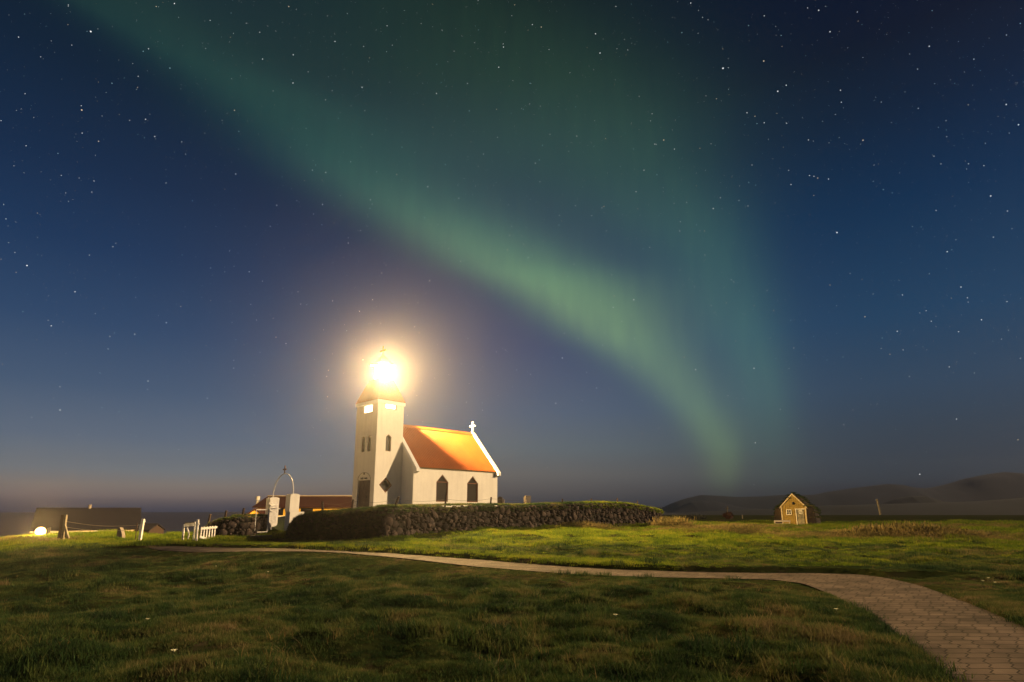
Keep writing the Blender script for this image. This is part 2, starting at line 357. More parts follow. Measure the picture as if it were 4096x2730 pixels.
NEs = smoothline(np.array([np.interp(np.linspace(0, len(NE)-1, NS), range(len(NE)), NE[:,k]) for k in range(3)]).T, 6)
poly = np.vstack([FEs[:,:2], NEs[::-1,:2]])
def inside(x, y, P):
    c = np.zeros(x.shape, bool); j = len(P)-1
    for i in range(len(P)):
        a, b = P[i], P[j]; cond = ((a[1] > y) != (b[1] > y)) & (x < (b[0]-a[0])*(y-a[1])/(b[1]-a[1]+1e-12)+a[0]); c ^= cond; j = i
    return c
def seg_dist(x, y, P):
    d = np.full(x.shape, 1e9)
    for i in range(len(P)-1):
        a = P[i]; e = P[i+1]-a; t = np.clip(((x-a[0])*e[0]+(y-a[1])*e[1])/(e@e+1e-12), 0, 1); d = np.minimum(d, np.hypot(x-a[0]-t*e[0], y-a[1]-t*e[1]))
    return d
def path_sd(x, y):
    """signed distance to the path: negative inside"""
    out = np.full(x.shape, 9.0); m = (y < 33) & (y > -2) & (x > -25) & (x < 25)
    xs, ys = x[m], y[m]; d = np.minimum(seg_dist(xs, ys, FEs[::2,:2]), seg_dist(xs, ys, NEs[::2,:2])); d[inside(xs, ys, poly)] *= -1
    out[m] = d; return out
_m = int(np.argmax(FEs[:,0])); _ox = np.argsort(FEs[:_m+1,0]); FX, FY = FEs[:_m+1,0][_ox], FEs[:_m+1,1][_ox]
def far_y(x): return np.interp(x, FX, FY)                 # how far off the path's far edge lies at a given x
def T(x, y):
    """ground surface with tussocks, cut down where the path lies"""
    x = np.asarray(x, float); y = np.asarray(y, float); z = Tbase(x, y); sd = path_sd(x, y)
    amp = .20 + .04*sstep(17, 26, y)*sstep(-6, 4, x); 
    b = amp*fbm(x*1.1, y*1.1, 4, 3)*2 + .05*fbm(x*3.1, y*3.1, 3, 9)*2 + .25*fbm(x*.22, y*.22, 2, 21)*sstep(5, 12, y)
    k = sstep(0, .9+.22*np.maximum(y-9, 0), sd); far = 1 - sstep(60, 90, y); up_ = .05 - .04*sstep(9, 14, y); up_ = np.where(y > far_y(x)-.05, .025+.105*(1-sstep(.5, 2.6, sd)), up_)
    near_ = y < far_y(x)
    b = np.where(near_ & (sd > 0) & (sd < 6) & (y > 8), np.minimum(b, np.maximum(0, .075*sd-.05)), b)
    return z + b*k*far + up_*sstep(-.02, .22, sd) - np.where(sd < .2, .05*(1-sstep(-.02, .2, sd)), 0) - .006

# terrain sheet
rows = np.concatenate([np.linspace(-6, 3, 12), 3*np.exp(np.linspace(.01, math.log(60/3.0), 330)), 60*np.exp(np.linspace(.03, math.log(730/60.0), 60))])
us = np.linspace(-1.5, 1.5, 430)
GX = us[None,:]*(rows[:,None]+9); GY = np.repeat(rows[:,None], len(us), 1); GZ = T(GX, GY)
def grid_obj(name, X, Y, Z, m, smooth=True, mask=None):
    nr, nc = X.shape; me = bpy.data.meshes.new(name); idx = np.arange(nr*nc).reshape(nr, nc)
    q = np.stack([idx[:-1,:-1], idx[:-1,1:], idx[1:,1:], idx[1:,:-1]], -1).reshape(-1, 4)
    if mask is not None: q = q[mask[:-1,:-1].ravel()]
    me.from_pydata(np.stack([X, Y, Z], -1).reshape(-1, 3).tolist(), [], q.tolist()); me.materials.append(m)
    if smooth: me.polygons.foreach_set('use_smooth', [True]*len(me.polygons))
    o = bpy.data.objects.new(name, me); C.objects.link(o); return o
ground = grid_obj('ground', GX, GY, GZ, soil_m); tag(ground, kind='structure')
# darker plain takes over far away
ground.data.materials.append(far_m)
cy = GY[:-1,:-1].ravel(); mi = (cy > 150).astype(int); ground.data.polygons.foreach_set('material_index', mi.tolist())

sea = MB(); sea.add([(1100*math.cos(a), 760*math.sin(a), -2.6) for a in np.linspace(0, 2*math.pi, 96, endpoint=False)], [tuple(range(96))])
tag(sea.build('sea', sea_m), kind='structure')

# path surface
pm = bpy.data.materials.new('interlocking_pavers'); pm.use_nodes = True; t = pm.node_tree; b = t.nodes['Principled BSDF']; b.inputs['Roughness'].default_value = .9; b.inputs['Specular IOR Level'].default_value = .12
g = t.nodes.new('ShaderNodeNewGeometry'); s_ = t.nodes.new('ShaderNodeSeparateXYZ'); t.links.new(g.outputs['Position'], s_.inputs[0])
def pmth(op, a, c=None):
    n = t.nodes.new('ShaderNodeMath'); n.operation = op
    for i, q in enumerate((a, c)):
        if q is None: continue
        if isinstance(q, (int, float)): n.inputs[i].default_value = q
        else: t.links.new(q, n.inputs[i])
    return n.outputs[0]
ROWH = .2
wn = t.nodes.new('ShaderNodeTexNoise'); wn.inputs['Scale'].default_value = 2.5; t.links.new(g.outputs['Position'], wn.inputs['Vector'])
yy = pmth('ADD', s_.outputs[1], pmth('MULTIPLY', wn.outputs[0], .03))
ph = pmth('FRACT', pmth('DIVIDE', yy, ROWH))
zig = pmth('MULTIPLY', pmth('SUBTRACT', pmth('MINIMUM', pmth('MAXIMUM', pmth('MULTIPLY', pmth('SUBTRACT', ph, .3), 2.5), 0), 1), .5), -.09)
xx = pmth('ADD', pmth('ADD', s_.outputs[0], zig), pmth('MULTIPLY', wn.outputs[0], .04))
cb2 = t.nodes.new('ShaderNodeCombineXYZ'); t.links.new(xx, cb2.inputs[0]); t.links.new(yy, cb2.inputs[1])
br = t.nodes.new('ShaderNodeTexBrick'); t.links.new(cb2.outputs[0], br.inputs['Vector']); br.inputs['Scale'].default_value = 1; br.offset = .38; br.offset_frequency = 3; br.squash = .86; br.squash_frequency = 2
br.inputs['Brick Width'].default_value = .25; br.inputs['Row Height'].default_value = ROWH; br.inputs['Mortar Size'].default_value = .011; br.inputs['Mortar Smooth'].default_value = .35
br.inputs['Color1'].default_value = (.098,.077,.060,1); br.inputs['Color2'].default_value = (.145,.114,.088,1); br.inputs['Mortar'].default_value = (.034,.029,.021,1)
n3 = t.nodes.new('ShaderNodeTexNoise'); n3.inputs['Scale'].default_value = 1.6; n3.inputs['Detail'].default_value = 7; t.links.new(g.outputs['Position'], n3.inputs['Vector'])
mx = t.nodes.new('ShaderNodeMix'); mx.data_type = 'RGBA'; mx.blend_type = 'MULTIPLY'; mx.inputs[0].default_value = 1
rr_ = t.nodes.new('ShaderNodeValToRGB'); rr_.color_ramp.elements[0].position = .3; rr_.color_ramp.elements[0].color = (.42,.42,.38,1); rr_.color_ramp.elements[1].position = .65; rr_.color_ramp.elements[1].color = (1.05,1,1,1)
t.links.new(n3.outputs[0], rr_.inputs[0]); t.links.new(br.outputs[0], mx.inputs[6]); t.links.new(rr_.outputs[0], mx.inputs[7]); t.links.new(mx.outputs[2], b.inputs['Base Color'])
bp = t.nodes.new('ShaderNodeBump'); bp.inputs['Distance'].default_value = .015; bp.inputs['Strength'].default_value = .8
hh = pmth('ADD', pmth('MULTIPLY', br.outputs['Fac'], -1), pmth('MULTIPLY', n3.outputs[0], .5)); t.links.new(hh, bp.inputs['Height']); t.links.new(bp.outputs[0], b.inputs['Normal'])
k = np.linspace(-.02, 1.02, 12)[None,:,None]; PP = NEs[:,None,:]*(1-k) + FEs[:,None,:]*k
PZ = Tbase(PP[...,0], PP[...,1]) + .002 + .012*fbm(PP[...,0]*2, PP[...,1]*2, 2, 5)
tag(grid_obj('path', PP[...,0], PP[...,1], PZ, pm), kind='structure')

# ------------------------------------------------------------------ churchyard wall (turf topped, stone faced)
def wall_line(rows_, n):
    """rows: px, ybase, Y, ytop -> arrays of base xy, base z, top z"""
    A = []
    for px, yb, Y, yt in rows_:
        p = at(px, yb, Y); A.append((p[0], p[1], p[2], zat(px, yt, Y)))
    A = np.array(A); A[:,3] -= .07; s = np.r_[0, np.cumsum(np.hypot(*np.diff(A[:,:2], axis=0).T))]; tt = np.linspace(0, s[-1], n)
    B = np.stack([np.interp(tt, s, A[:,k]) for k in range(4)], 1); B = smoothline(B, 4); return B, s[-1]
def make_wall(name, rows_, n, label, stone_from=0.0, stone_to=1.0, depth=1.2):
    B, Ln = wall_line(rows_, n); root = empty(name, (B[n//2,0], B[n//2,1], B[n//2,2]), label, 'wall')
    tan = np.gradient(B[:,:2], axis=0); tan /= np.linalg.norm(tan, axis=1)[:,None]; nrm = np.stack([tan[:,1], -tan[:,0]], 1)   # towards the camera side
    prof = [(.16,-.25,0),(.12,.1,0),(.08,.4,0),(.05,.7,0),(.0,.94,0),(.05,.95,1),(.02,1.0,1),(-.2,1.0,1),(-.5,.99,1),(-.9,.96,1),(-depth,.86,1),(-depth-.35,.55,1)]
    X = np.zeros((n, len(prof))); Y_ = X.copy(); Z = X.copy()
    for j, (o, h, _) in enumerate(prof):
        sN = fbm(np.arange(n)*Ln/n*1.3+j*.7, np.full(n, j*.9), 3, 31)
        oo = o + sN*.14 + (fbm(np.arange(n)*Ln/n*4.1, np.full(n, j*2.3), 3, 35)*.16 if j < 6 else 0); hh_ = B[:,2] + (B[:,3]-B[:,2])*h + (fbm(np.arange(n)*Ln/n*1.1, np.full(n, j*.5), 4, 37)*.28 if j > 4 else 0)
        X[:,j] = B[:,0] + nrm[:,0]*oo; Y_[:,j] = B[:,1] + nrm[:,1]*oo; Z[:,j] = hh_
    def part(nm, j0, j1, m):
        me = MB(); idx = np.arange(n*(j1-j0)).reshape(n, j1-j0); vs = np.stack([X[:,j0:j1], Y_[:,j0:j1], Z[:,j0:j1]], -1).reshape(-1, 3)
        fs = np.stack([idx[:-1,:-1], idx[:-1,1:], idx[1:,1:], idx[1:,:-1]], -1).reshape(-1, 4).tolist()
        # close the two ends
        fs += [tuple(idx[0].tolist())[::-1], tuple(idx[-1].tolist())]
        me.add(vs.tolist(), fs); return me.build(nm, m, root, smooth=True)
    part('earth_core', 0, 6, earth_m); part('turf_cap', 5, len(prof), turf_m)
    st = MB(); rnd = random.Random(5)
    if stone_to > stone_from:
        acc = []
        for tr_ in range(26000 + (260 if stone_from > .1 else 0)):
            lo_s = 0.02 if tr_ >= 26000 else stone_from
            big = tr_ < 900; r0 = rnd.uniform(.13, .24) if big else rnd.uniform(.055, .15)
            s_ = rnd.uniform(lo_s*Ln, (stone_from if tr_ >= 26000 else stone_to)*Ln); hc = rnd.uniform(-.02, .97); i = min(n-1, int(s_/Ln*(n-1))); H = B[i,3]-B[i,2]; zc_ = hc*H
            if zc_+r0*.7 > 1.0*H: continue
            if any(abs(s_-q[0]) < r0+q[2] and math.hypot((s_-q[0])*.82, (zc_-q[1])*1.12) < (r0+q[2])*.86 for q in acc[-2500:]): continue
            acc.append((s_, zc_, r0))
            o = np.interp(hc, [-.25,.1,.4,.7,.9], [.16,.12,.08,.05,0]) + rnd.uniform(-.04,.05)
            c = np.array([B[i,0]+nrm[i,0]*o, B[i,1]+nrm[i,1]*o, B[i,2]+zc_]); wd = r0*rnd.uniform(1.05,1.45); ht = r0*rnd.uniform(.75,1.02)
            a = rnd.choice((rnd.uniform(-.4,.4), rnd.uniform(-1.3,1.3))); tx = np.array([tan[i,0], tan[i,1], 0]); nn = np.array([nrm[i,0], nrm[i,1], 0]); zz = np.array([0,0,1.])
            e1_ = (tx*math.cos(a)+zz*math.sin(a))*wd; e2_ = (-tx*math.sin(a)+zz*math.cos(a))*ht; e3_ = nn*rnd.uniform(.10,.2)
            vs = []; n1, m1 = 9, 6; se = rnd.random()*50; p_ = rnd.uniform(.5,.9)
            for jj in range(m1+1):
                th = math.pi*jj/m1
                for kk in range(n1):
                    f_ = 2*math.pi*kk/n1; d = np.array([math.sin(th)*math.cos(f_), math.cos(th), math.sin(th)*math.sin(f_)])
                    dq = np.sign(d)*np.abs(d)**p_; dq *= .84 + .5*mnoise.noise(Vector(d*1.5)+Vector((se, 0, 0)))
                    vs.append(c + dq[0]*e1_ + dq[1]*e2_ + dq[2]*e3_)
            st.add(vs, [(jj*n1+kk, (jj+1)*n1+kk, (jj+1)*n1+(kk+1)%n1, jj*n1+(kk+1)%n1) for jj in range(m1) for kk in range(n1)])
        st.build('stone_facing', stone_m, root, smooth=True)
    return B, nrm, root
wallR_rows = [(1160,2150,31.4,2100),(1168,2158,30.6,2082),(1195,2170,30.0,2060),(1250,2180,29.0,2049),(1330,2180,28.0,2044),(1400,2178,27.2,2038),(1480,2174,26.3,2032),(1545,2170,25.6,2026),(1620,2158,26.8,2026),
              (1700,2142,28.5,2024),(1800,2131,29.6,2021),(1900,2125,31,2019),(2000,2120,32.6,2019),(2100,2116,34.4,2021),(2200,2113,36.3,2016),(2300,2111,38.2,2012),(2400,2109,40.2,2009),
              (2500,2106,42.4,2012),(2560,2104,43.9,2020),(2615,2102,45.4,2033),(2640,2098,47.3,2040),(2638,2094,50,2040),(2600,2090,54,2036)]
_b, _l = wall_line(wallR_rows, 260); STF = float(np.argmin(np.abs(_b[:,0]/_b[:,1]*2383+2048-1545)+(np.arange(260) > 130)*99)/260)
WB, WN, wroot = make_wall('churchyard_wall', wallR_rows, 260, 'long dry stone wall with turf top in front of the white church', STF, 1.0)
# a few boulders in the earth-covered near end and the upright corner stone
bo = MB(); rnd = random.Random(3)
for px, py, r_, sq in ((1548,2120,.30,(.6,.5,1.6)),(1470,2060,.20,(1.2,.6,.8)),(1505,2050,.16,(1.4,.6,.7)),(1550,2085,.26,(1.1,.6,1)),(1390,2060,.14,(1.2,.6,.8)),(1230,2105,.18,(1.2,.6,1)),(1440,2120,.16,(1.3,.6,.8)),(1330,2135,.16,(1.3,.6,.8)),(1210,2140,.2,(1.2,.6,1)),(1640,2066,.26,(2.4,.5,.3)),(1290,2080,.13,(1,.6,1)),(1360,2150,.15,(1.4,.6,.8))):
    xs = [abs((p[0]/p[1])*1 - (px-2048)/2383.) for p in WB]; i = int(np.argmin(xs)); c = at(px, py, WB[i,1]) + np.array([WN[i,0], WN[i,1], 0])*.06
    m_ = MB().sphere(c, r_, 14, 9, sq); 
    m_.v = [tuple(c + (np.array(v)-c)*(.85+.35*mnoise.noise(Vector((np.array(v)-c).tolist())*3+Vector((px,0,0))))) for v in m_.v]
    bo.add(m_.v, m_.f)
bo.build('corner_boulders', stone_m, wroot, smooth=True)
wallL_rows = [(815,2140,36,2118),(826,2148,32.5,2106),(842,2154,31.2,2090),(870,2160,30.8,2078),(905,2164,30.8,2071),(950,2168,31,2067),(1000,2168,31.6,2064),(1035,2160,32.8,2062),(1060,2150,34.4,2062)]
WLB, WLN, wlroot = make_wall('turf_wall', wallL_rows, 90, 'dark turf covered bank wall left of the churchyard gate', .45, .97)

# churchyard ground behind the walls
C0 = at(1492, 2035, 38.0); C0[2] = 0
e1 = np.array([.70, .7145, 0]); e1 /= np.linalg.norm(e1); e2 = np.array([-e1[1], e1[0], 0]); UP = np.array([0,0,1.])
CHZ = 1.32
yc = []
for i in range(0, 260, 12): yc.append((WB[i,0]-WN[i,0]*.9, WB[i,1]-WN[i,1]*.9, WB[i,3]-.08))
for i in range(0, 90, 12): yc.append((WLB[i,0]-WLN[i,0]*.9, WLB[i,1]-WLN[i,1]*.9, WLB[i,3]-.12))
for s_1 in (-1, 4, 9.5):
    for s_2 in (-2.5, 1.3, 5): p = C0 + e1*s_1 + e2*s_2; yc.append((p[0], p[1], CHZ))
gateR = at(1160, 2130, 32.5); gateL = at(1075, 2128, 34.2); gm = (gateR+gateL)/2
yc.append((gm[0], gm[1], .22)); q_ = gm + e1*2; yc.append((q_[0], q_[1], .7)); q_ = gm+e1*3.6; yc.append((q_[0], q_[1], 1.15))
yc += [(-18,42,.6),(-16,50,.6),(5,60,1.2),(15,58,1.2)]
yc = np.array(yc, float); YW = tps_fit(yc, .3)
ypoly = np.vstack([WLB[:,:2]-WLN*.35, WB[:,:2]-WN*.35, np.array([[8,64],[-15,60],[-19,45]])])
gx, gy = np.meshgrid(np.arange(-22, 18, .25), np.arange(26, 66, .25)); ins = inside(gx, gy, ypoly)
gz = tps_eval(yc, YW, gx, gy); gz = np.clip(gz, -.3, 2.2) + .06*fbm(gx*1.3, gy*1.3, 3, 77)
def yardz(x, y): return float(np.clip(tps_eval(yc, YW, np.float64(x), np.float64(y)), -.3, 2.2))
tag(grid_obj('churchyard_ground', gx, gy, gz, turf_m, mask=ins), kind='structure')

# ------------------------------------------------------------------ the church
def hit(P0, e, px, py):
    """where the view ray meets the upright plane through P0 along e -> (distance along e, height)"""
    n = np.cross(e, UP); d = ray(px, py); o = np.array([0,0,CH]); t_ = ((P0-o)@n)/(d@n); p = o+d*t_; return float((p-P0)@e), float(p[2])
def panel(mb, P0, e, nrm_, outline, holes, depth=.14):
    """flat wall with openings and their reveals; outline/holes in (s,z)"""
    P3 = lambda s, z, o=0: P0*np.array([1,1,0]) + e*s + UP*z - nrm_*o
    loops = [[Vector((s, z, 0)) for s, z in outline]] + [[Vector((s, z, 0)) for s, z in h] for h in holes]
    tris = tessellate_polygon(loops); flat = [p for l in ([outline]+holes) for p in l]
    mb.add([P3(*p) for p in flat], [tuple(t_) for t_ in tris])
    for h in holes:
        n_ = len(h)
        for i in range(n_):
            a, b_ = h[i], h[(i+1)%n_]; mb.quad(P3(*a), P3(*b_), P3(*b_, depth), P3(*a, depth))
def pane(P0, e, nrm_, h, o, m, name, parent):
    mb = MB(); pts = [P0*np.array([1,1,0]) + e*s + UP*z - nrm_*o for s, z in h]; mb.prism(pts, -nrm_*.02); return mb.build(name, m, parent)
def frame(P0, e, nrm_, h, wd, o, m, name, parent, bars=(), th=.05):
    mb = MB(); P3 = lambda s, z: P0*np.array([1,1,0]) + e*s + UP*z - nrm_*o
    cx = sum(p[0] for p in h)/len(h); cz = sum(p[1] for p in h)/len(h)
    # mitred frame following the opening
    inn = []
    n_ = len(h)
    for i in range(n_):
        a, b_, c_ = np.array(h[i-1]), np.array(h[i]), np.array(h[(i+1)%n_]); d1 = (b_-a)/np.linalg.norm(b_-a); d2 = (c_-b_)/np.linalg.norm(c_-b_)
        area = sum(h[k][0]*h[(k+1)%n_][1]-h[(k+1)%n_][0]*h[k][1] for k in range(n_)); sg = 1 if area > 0 else -1
        n1 = sg*np.array([-d1[1], d1[0]]); n2 = sg*np.array([-d2[1], d2[0]]); bis = n1+n2; bis /= (1+n1@n2); inn.append(tuple(b_+bis*wd))
    for i in range(n_):
        j = (i+1)%n_; mb.prism([P3(*h[i]), P3(*h[j]), P3(*inn[j]), P3(*inn[i])], nrm_*th)
    for (a, b_) in bars: mb.bar(P3(*a)+nrm_*th*.4, P3(*b_)+nrm_*th*.4, wd*.8, wd*.8)
    return mb.build(name, m, parent)

NF, NS_ = -e1, -e2                                # outward normals: door side, right side
tw = hit(C0, e2, 1406, 2030)[0]                   # tower width
td = hit(C0, e1, 1616.5, 1620)[0]                                          # tower depth
K = C0 + e1*hit(C0, e1, 1600, 2025)[0]            # where the nave begins along the tower side
kd = float((K-C0)@e1)
hw = hit(K, -e2, 1650, 2020)[0]                   # nave shoulder beside tower
NC = K - e2*hw                                    # nave near corner
nl = hit(NC, e1, 1989, 2015)[0]                   # nave length
nw = tw + 2*hw
Zt = hit(C0, e1, 1513, 1598)[1]                   # tower eave
Ze = hit(NC, e1, 1669, 1862)[1]                   # nave eave
Zr = Ze + nw/2*1.10                               # nave ridge
church = empty('church', (C0[0]+1, C0[1]+3, CHZ), 'small white church with orange roof and square tower carrying a blazing lantern', 'church')
B0 = CHZ - .5

# tower walls
tower = MB()
S = lambda px, py: hit(C0, e1, px, py)
F = lambda px, py: hit(C0, e2, px, py)
# side face openings
up_s = [S(1541,1636), S(1587,1642), S(1588,1618), S(1543,1613)]
zz0 = (up_s[0][1]+up_s[1][1])/2; zz1 = (up_s[2][1]+up_s[3][1])/2
up_s = [(up_s[0][0], zz0), (up_s[1][0], zz0), (up_s[1][0], zz1), (up_s[0][0], zz1)]
def lancet(f, x0, x1, y0, y1, spring):
    s0, s1 = f(x0, y0)[0], f(x1, y0)[0]; z0, z1 = f((x0+x1)/2, y0)[1], f((x0+x1)/2, y1)[1]; zs = z1-(z1-z0)*spring
    return [(s0, z0), (s1, z0), (s1, zs), ((s0+s1)/2, z1), (s0, zs)]
lan_s = lancet(S, 1541.5, 1563, 1806, 1737, .17)
dc = S(1543, 1941); dr = .5*(S(1571.4,1941)[0]-S(1515.4,1941)[0])*.98
dzr = .5*(S(1544,1908.6)[1]-S(1543,1972.9)[1])
dia = [(dc[0], dc[1]-dzr), (dc[0]+dr, dc[1]), (dc[0], dc[1]+dzr), (dc[0]-dr, dc[1])]
panel(tower, C0, e1, NS_, [(0,B0),(td,B0),(td,Zt),(0,Zt)], [up_s, lan_s, dia], .16)
# door face openings (s grows to the left in the photograph)
up_f = [F(1489,1648), F(1451,1659), F(1451,1624), F(1490,1614)]
z0 = (up_f[0][1]+up_f[1][1])/2; z1 = (up_f[2][1]+up_f[3][1])/2; up_f = [(up_f[0][0], z0), (up_f[1][0], z0), (up_f[1][0], z1), (up_f[0][0], z1)]
la1 = lancet(F, 1481, 1467.5, 1806, 1739, .12); la2 = lancet(F, 1457, 1444, 1809, 1745, .12)
d0, d1 = F(1480, 1960)[0], F(1429.5, 1960)[0]; dtop = F(1456, 1922)[1]
door_h = [(d0, B0+.15), (d1, B0+.15), (d1, dtop), (d0, dtop)]
panel(tower, C0, e2, NF, [(0,B0),(tw,B0),(tw,Zt),(0,Zt)], [up_f, la1, la2, door_h], .18)
p1 = C0+e2*tw; p2 = C0+e1*td; p3 = p1+e1*td
z = lambda p, h: np.array([p[0], p[1], h])
tower.quad(z(p1,B0), z(p3,B0), z(p3,Zt), z(p1,Zt)); tower.quad(z(p2,B0), z(p3,B0), z(p3,Zt), z(p2,Zt))
twr = tower.build('tower', plaster, church)
# fascia band
fb = MB()
ctr = C0 + e1*td/2 + e2*tw/2
def ring(mb, z0, z1, h1, h2, o):
    for a, b_, L1, L2 in ((e1, e2, h1, h2), (e2, e1, h2, h1)):
        for sgn in (-1, 1):
            c = z(ctr, (z0+z1)/2) + a*sgn*(L1+o/2); ext = L2+o if a is e1 else L2
            mb.box(c, a*o/2, b_*ext, UP*(z1-z0)/2)
ring(fb, Zt-.22, Zt+.0, td/2, tw/2, .07); fb.build('fascia', coping_m, church)
for h, P, e, nn, nm in ((up_s, C0, e1, NS_, 's'), (up_f, C0, e2, NF, 'f')):
    f_ = frame(P, e, nn, h, .06, .10, ochre_frame, 'upper_window', church); pane(P, e, nn, h, .13, emis('lit_pane', (1,.80,.45), 6), 'pane', f_)
for h, P, e, nn in ((lan_s, C0, e1, NS_), (la1, C0, e2, NF), (la2, C0, e2, NF)):
    f_ = frame(P, e, nn, h, .035, .12, ochre_frame if P is C0 and e is e1 else brown_wood, 'lancet_window', church); pane(P, e, nn, h, .15, dark_glass, 'pane', f_)
f_ = frame(C0, e1, NS_, dia, .07, .11, brown_wood, 'diamond_window', church); pane(C0, e1, NS_, dia, .14, black_m, 'pane', f_)
# door: two leaves of upright boards, handle
dm = MB(); nb = 8; wdo = (d1-d0)
for i in range(nb):
    a = d0 + wdo*(i+.04)/nb; b_ = d0 + wdo*(i+.96)/nb
    dm.box(C0*[1,1,0] + e2*(a+b_)/2 + UP*(B0+.15+dtop)/2 - NF*(.12 - .01*(i % 2)), e2*(b_-a)/2, NF*.02, UP*(dtop-B0-.15)/2)
for zf in (.25,.62): dm.box(C0*[1,1,0] + e2*(d0+d1)/2 + UP*(B0+.3+(dtop-B0)*zf) - NF*.085, e2*wdo*.47, NF*.012, UP*.07)
dr_ = dm.build('door', door_m, church)
MB().box(C0*[1,1,0] + e2*(d0+wdo*.30) + UP*(CHZ+.95) - NF*.06, e2*.02, NF*.03, UP*.09).build('handle', black_m, dr_)
# arched moulding over the door and its small inscription
ar = MB(); cxs = (d0+d1)/2; zc = dtop+.02; ra = wdo/2*1.0; rz = F(1456,1891)[1]-zc; pts = []
for i in range(15):
    a = math.pi*i/14; pts.append(C0*[1,1,0] + e2*(cxs+ra*math.cos(a)) + UP*(zc+rz*math.sin(a)) + NF*.01)
ar.tube(pts, .022, 6); ar.build('door_arch', mat('dull_tan_moulding', (.30,.26,.2), .8), church)  # arch in one dull tan tone
pl = MB(); pl2 = MB(); rnd = random.Random(9); s0 = cxs+wdo*.26
for i in range(11):
    if i == 5: pl, pl2 = pl2, pl; continue
    hgt = rnd.choice((.11,.13,.10)); s1 = s0 - wdo*.52*i/10.5
    pl.box(C0*[1,1,0] + e2*s1 + UP*(dtop+.12) + NF*.012, e2*.016, NF*.012, UP*hgt/2)
    if i % 2: pl.box(C0*[1,1,0] + e2*(s1-.02) + UP*(dtop+.12+.04*((i//2)%2)) + NF*.012, e2*.022, NF*.012, UP*.014)
pl.box(C0*[1,1,0] + e2*(s0-wdo*.45) + UP*(dtop+.065) + NF*.011, e2*.1, NF*.011, UP*.006); pl.build('inscription', black_m, church)
pl2.build('inscription', black_m, church)
em = MB(); em.sphere(C0*[1,1,0] + e2*cxs + UP*(zc+rz-.09) + NF*.02, .07, 10, 6, (1,1,1)); em.build('keystone_ornament', black_m, church)

# tower roof: steep ribbed pyramid cut off under the lantern
ov = .09; zb = Zt; ztop = Zt+1.62; ht_ = .61
rf = MB()
q0 = [ctr + a*e1*(td/2+ov) + b_*e2*(tw/2+ov) for a, b_ in ((-1,-1),(1,-1),(1,1),(-1,1))]; q1 = [ctr + a*e1*ht_ + b_*e2*ht_ for a, b_ in ((-1,-1),(1,-1),(1,1),(-1,1))]
for i in range(4):
    j = (i+1)%4; nb = 44; na = np.cross(q0[j]-q0[i], UP); na /= np.linalg.norm(na)
    if (z(q0[i],0)-z(ctr,0))@na < 0: na = -na
    for k_ in range(nb):
        for (a, b_, o1, o2) in ((k_/nb, (k_+.5)/nb, 0, .018), ((k_+.5)/nb, (k_+1)/nb, .018, 0)):
            A = z(q0[i]*(1-a)+q0[j]*a, zb)+na*o1; Bq = z(q0[i]*(1-b_)+q0[j]*b_, zb)+na*o2; Cq = z(q1[i]*(1-b_)+q1[j]*b_, ztop)+na*o2; Dq = z(q1[i]*(1-a)+q1[j]*a, ztop)+na*o1
            rf.quad(A, Bq, Cq, Dq)
rf.add([z(p, ztop) for p in q1], [(0,1,2,3)]); rf.add([z(p, zb) for p in q0], [(0,1,2,3)])
rf.build('tower_roof', roof_m, church)
# lantern
lz0, lz1 = ztop+.002, ztop+1.0
lan = MB(); lan.tube([z(ctr, lz0), z(ctr, lz0+.10)], .50, 12); lan.tube([z(ctr, lz1), z(ctr, lz1+.08)], .52, 12)
for i in range(8):
    a = 2*math.pi*(i+.5)/8; o = np.array([math.cos(a)*.46, math.sin(a)*.46, 0]); lan.tube([z(ctr, lz0+.08)+o, z(ctr, lz1)+o], .016, 6)
lroot = lan.build('lantern', white_metal, church)
MB().sphere(z(ctr, (lz0+lz1)/2+.06), .09, 16, 10, (1,1,1.2)).build('bulb', emis('lamp_glow', (1,.85,.6), 220), lroot, smooth=True)
gl = bpy.data.materials.new('lantern_glass'); gl.use_nodes = True; t = gl.node_tree; t.nodes.clear()
tr = t.nodes.new('ShaderNodeBsdfTransparent'); go = t.nodes.new('ShaderNodeBsdfGlossy'); go.inputs['Roughness'].default_value = .05; mx = t.nodes.new('ShaderNodeMixShader'); mx.inputs[0].default_value = .04
o_ = t.nodes.new('ShaderNodeOutputMaterial'); t.links.new(tr.outputs[0], mx.inputs[1]); t.links.new(go.outputs[0], mx.inputs[2]); t.links.new(mx.outputs[0], o_.inputs[0])
MB().tube([z(ctr, lz0+.105), z(ctr, lz1-.005)], .44, 16, cap=False).build('glass', gl, lroot)
bl = MB(); pa = [z(ctr, 0)+np.array([math.cos(R(a_)), math.sin(R(a_)), 0])*.475 for a_ in np.linspace(-86, -127, 7)]; pb_ = [z(ctr, 0)+np.array([math.cos(R(a_)), math.sin(R(a_)), 0])*.49 for a_ in np.linspace(-127, -86, 7)]
bl.prism([p+UP*(lz0+.11) for p in pa+pb_], UP*(lz1-lz0-.13)); bl.build('added_lamp_blocker', white_metal, lroot)  # added plate, blocks lamp light towards the left foreground
cap = MB(); zc2 = lz1+.082; 
base_c = [z(ctr, zc2)+a*e1*.62+b_*e2*.62 for a, b_ in ((-1,-1),(1,-1),(1,1),(-1,1))]; cap.add(base_c+[z(ctr, zc2+.85)], [(0,1,2,3),(0,1,4),(1,2,4),(2,3,4),(3,0,4)])
cap.build('lantern_cap', roof_m, church)
cr = MB(); zx = zc2+.80; ztop2 = hit(ctr, e1, 1536, 1386)[1]
cr.bar(z(ctr, zx), z(ctr, ztop2), .07); zarm = ztop2-.33; cr.bar(z(ctr, zarm)-e2*.36, z(ctr, zarm)+e2*.36, .07, .10); cr.build('spire_cross', ochre_frame, church)
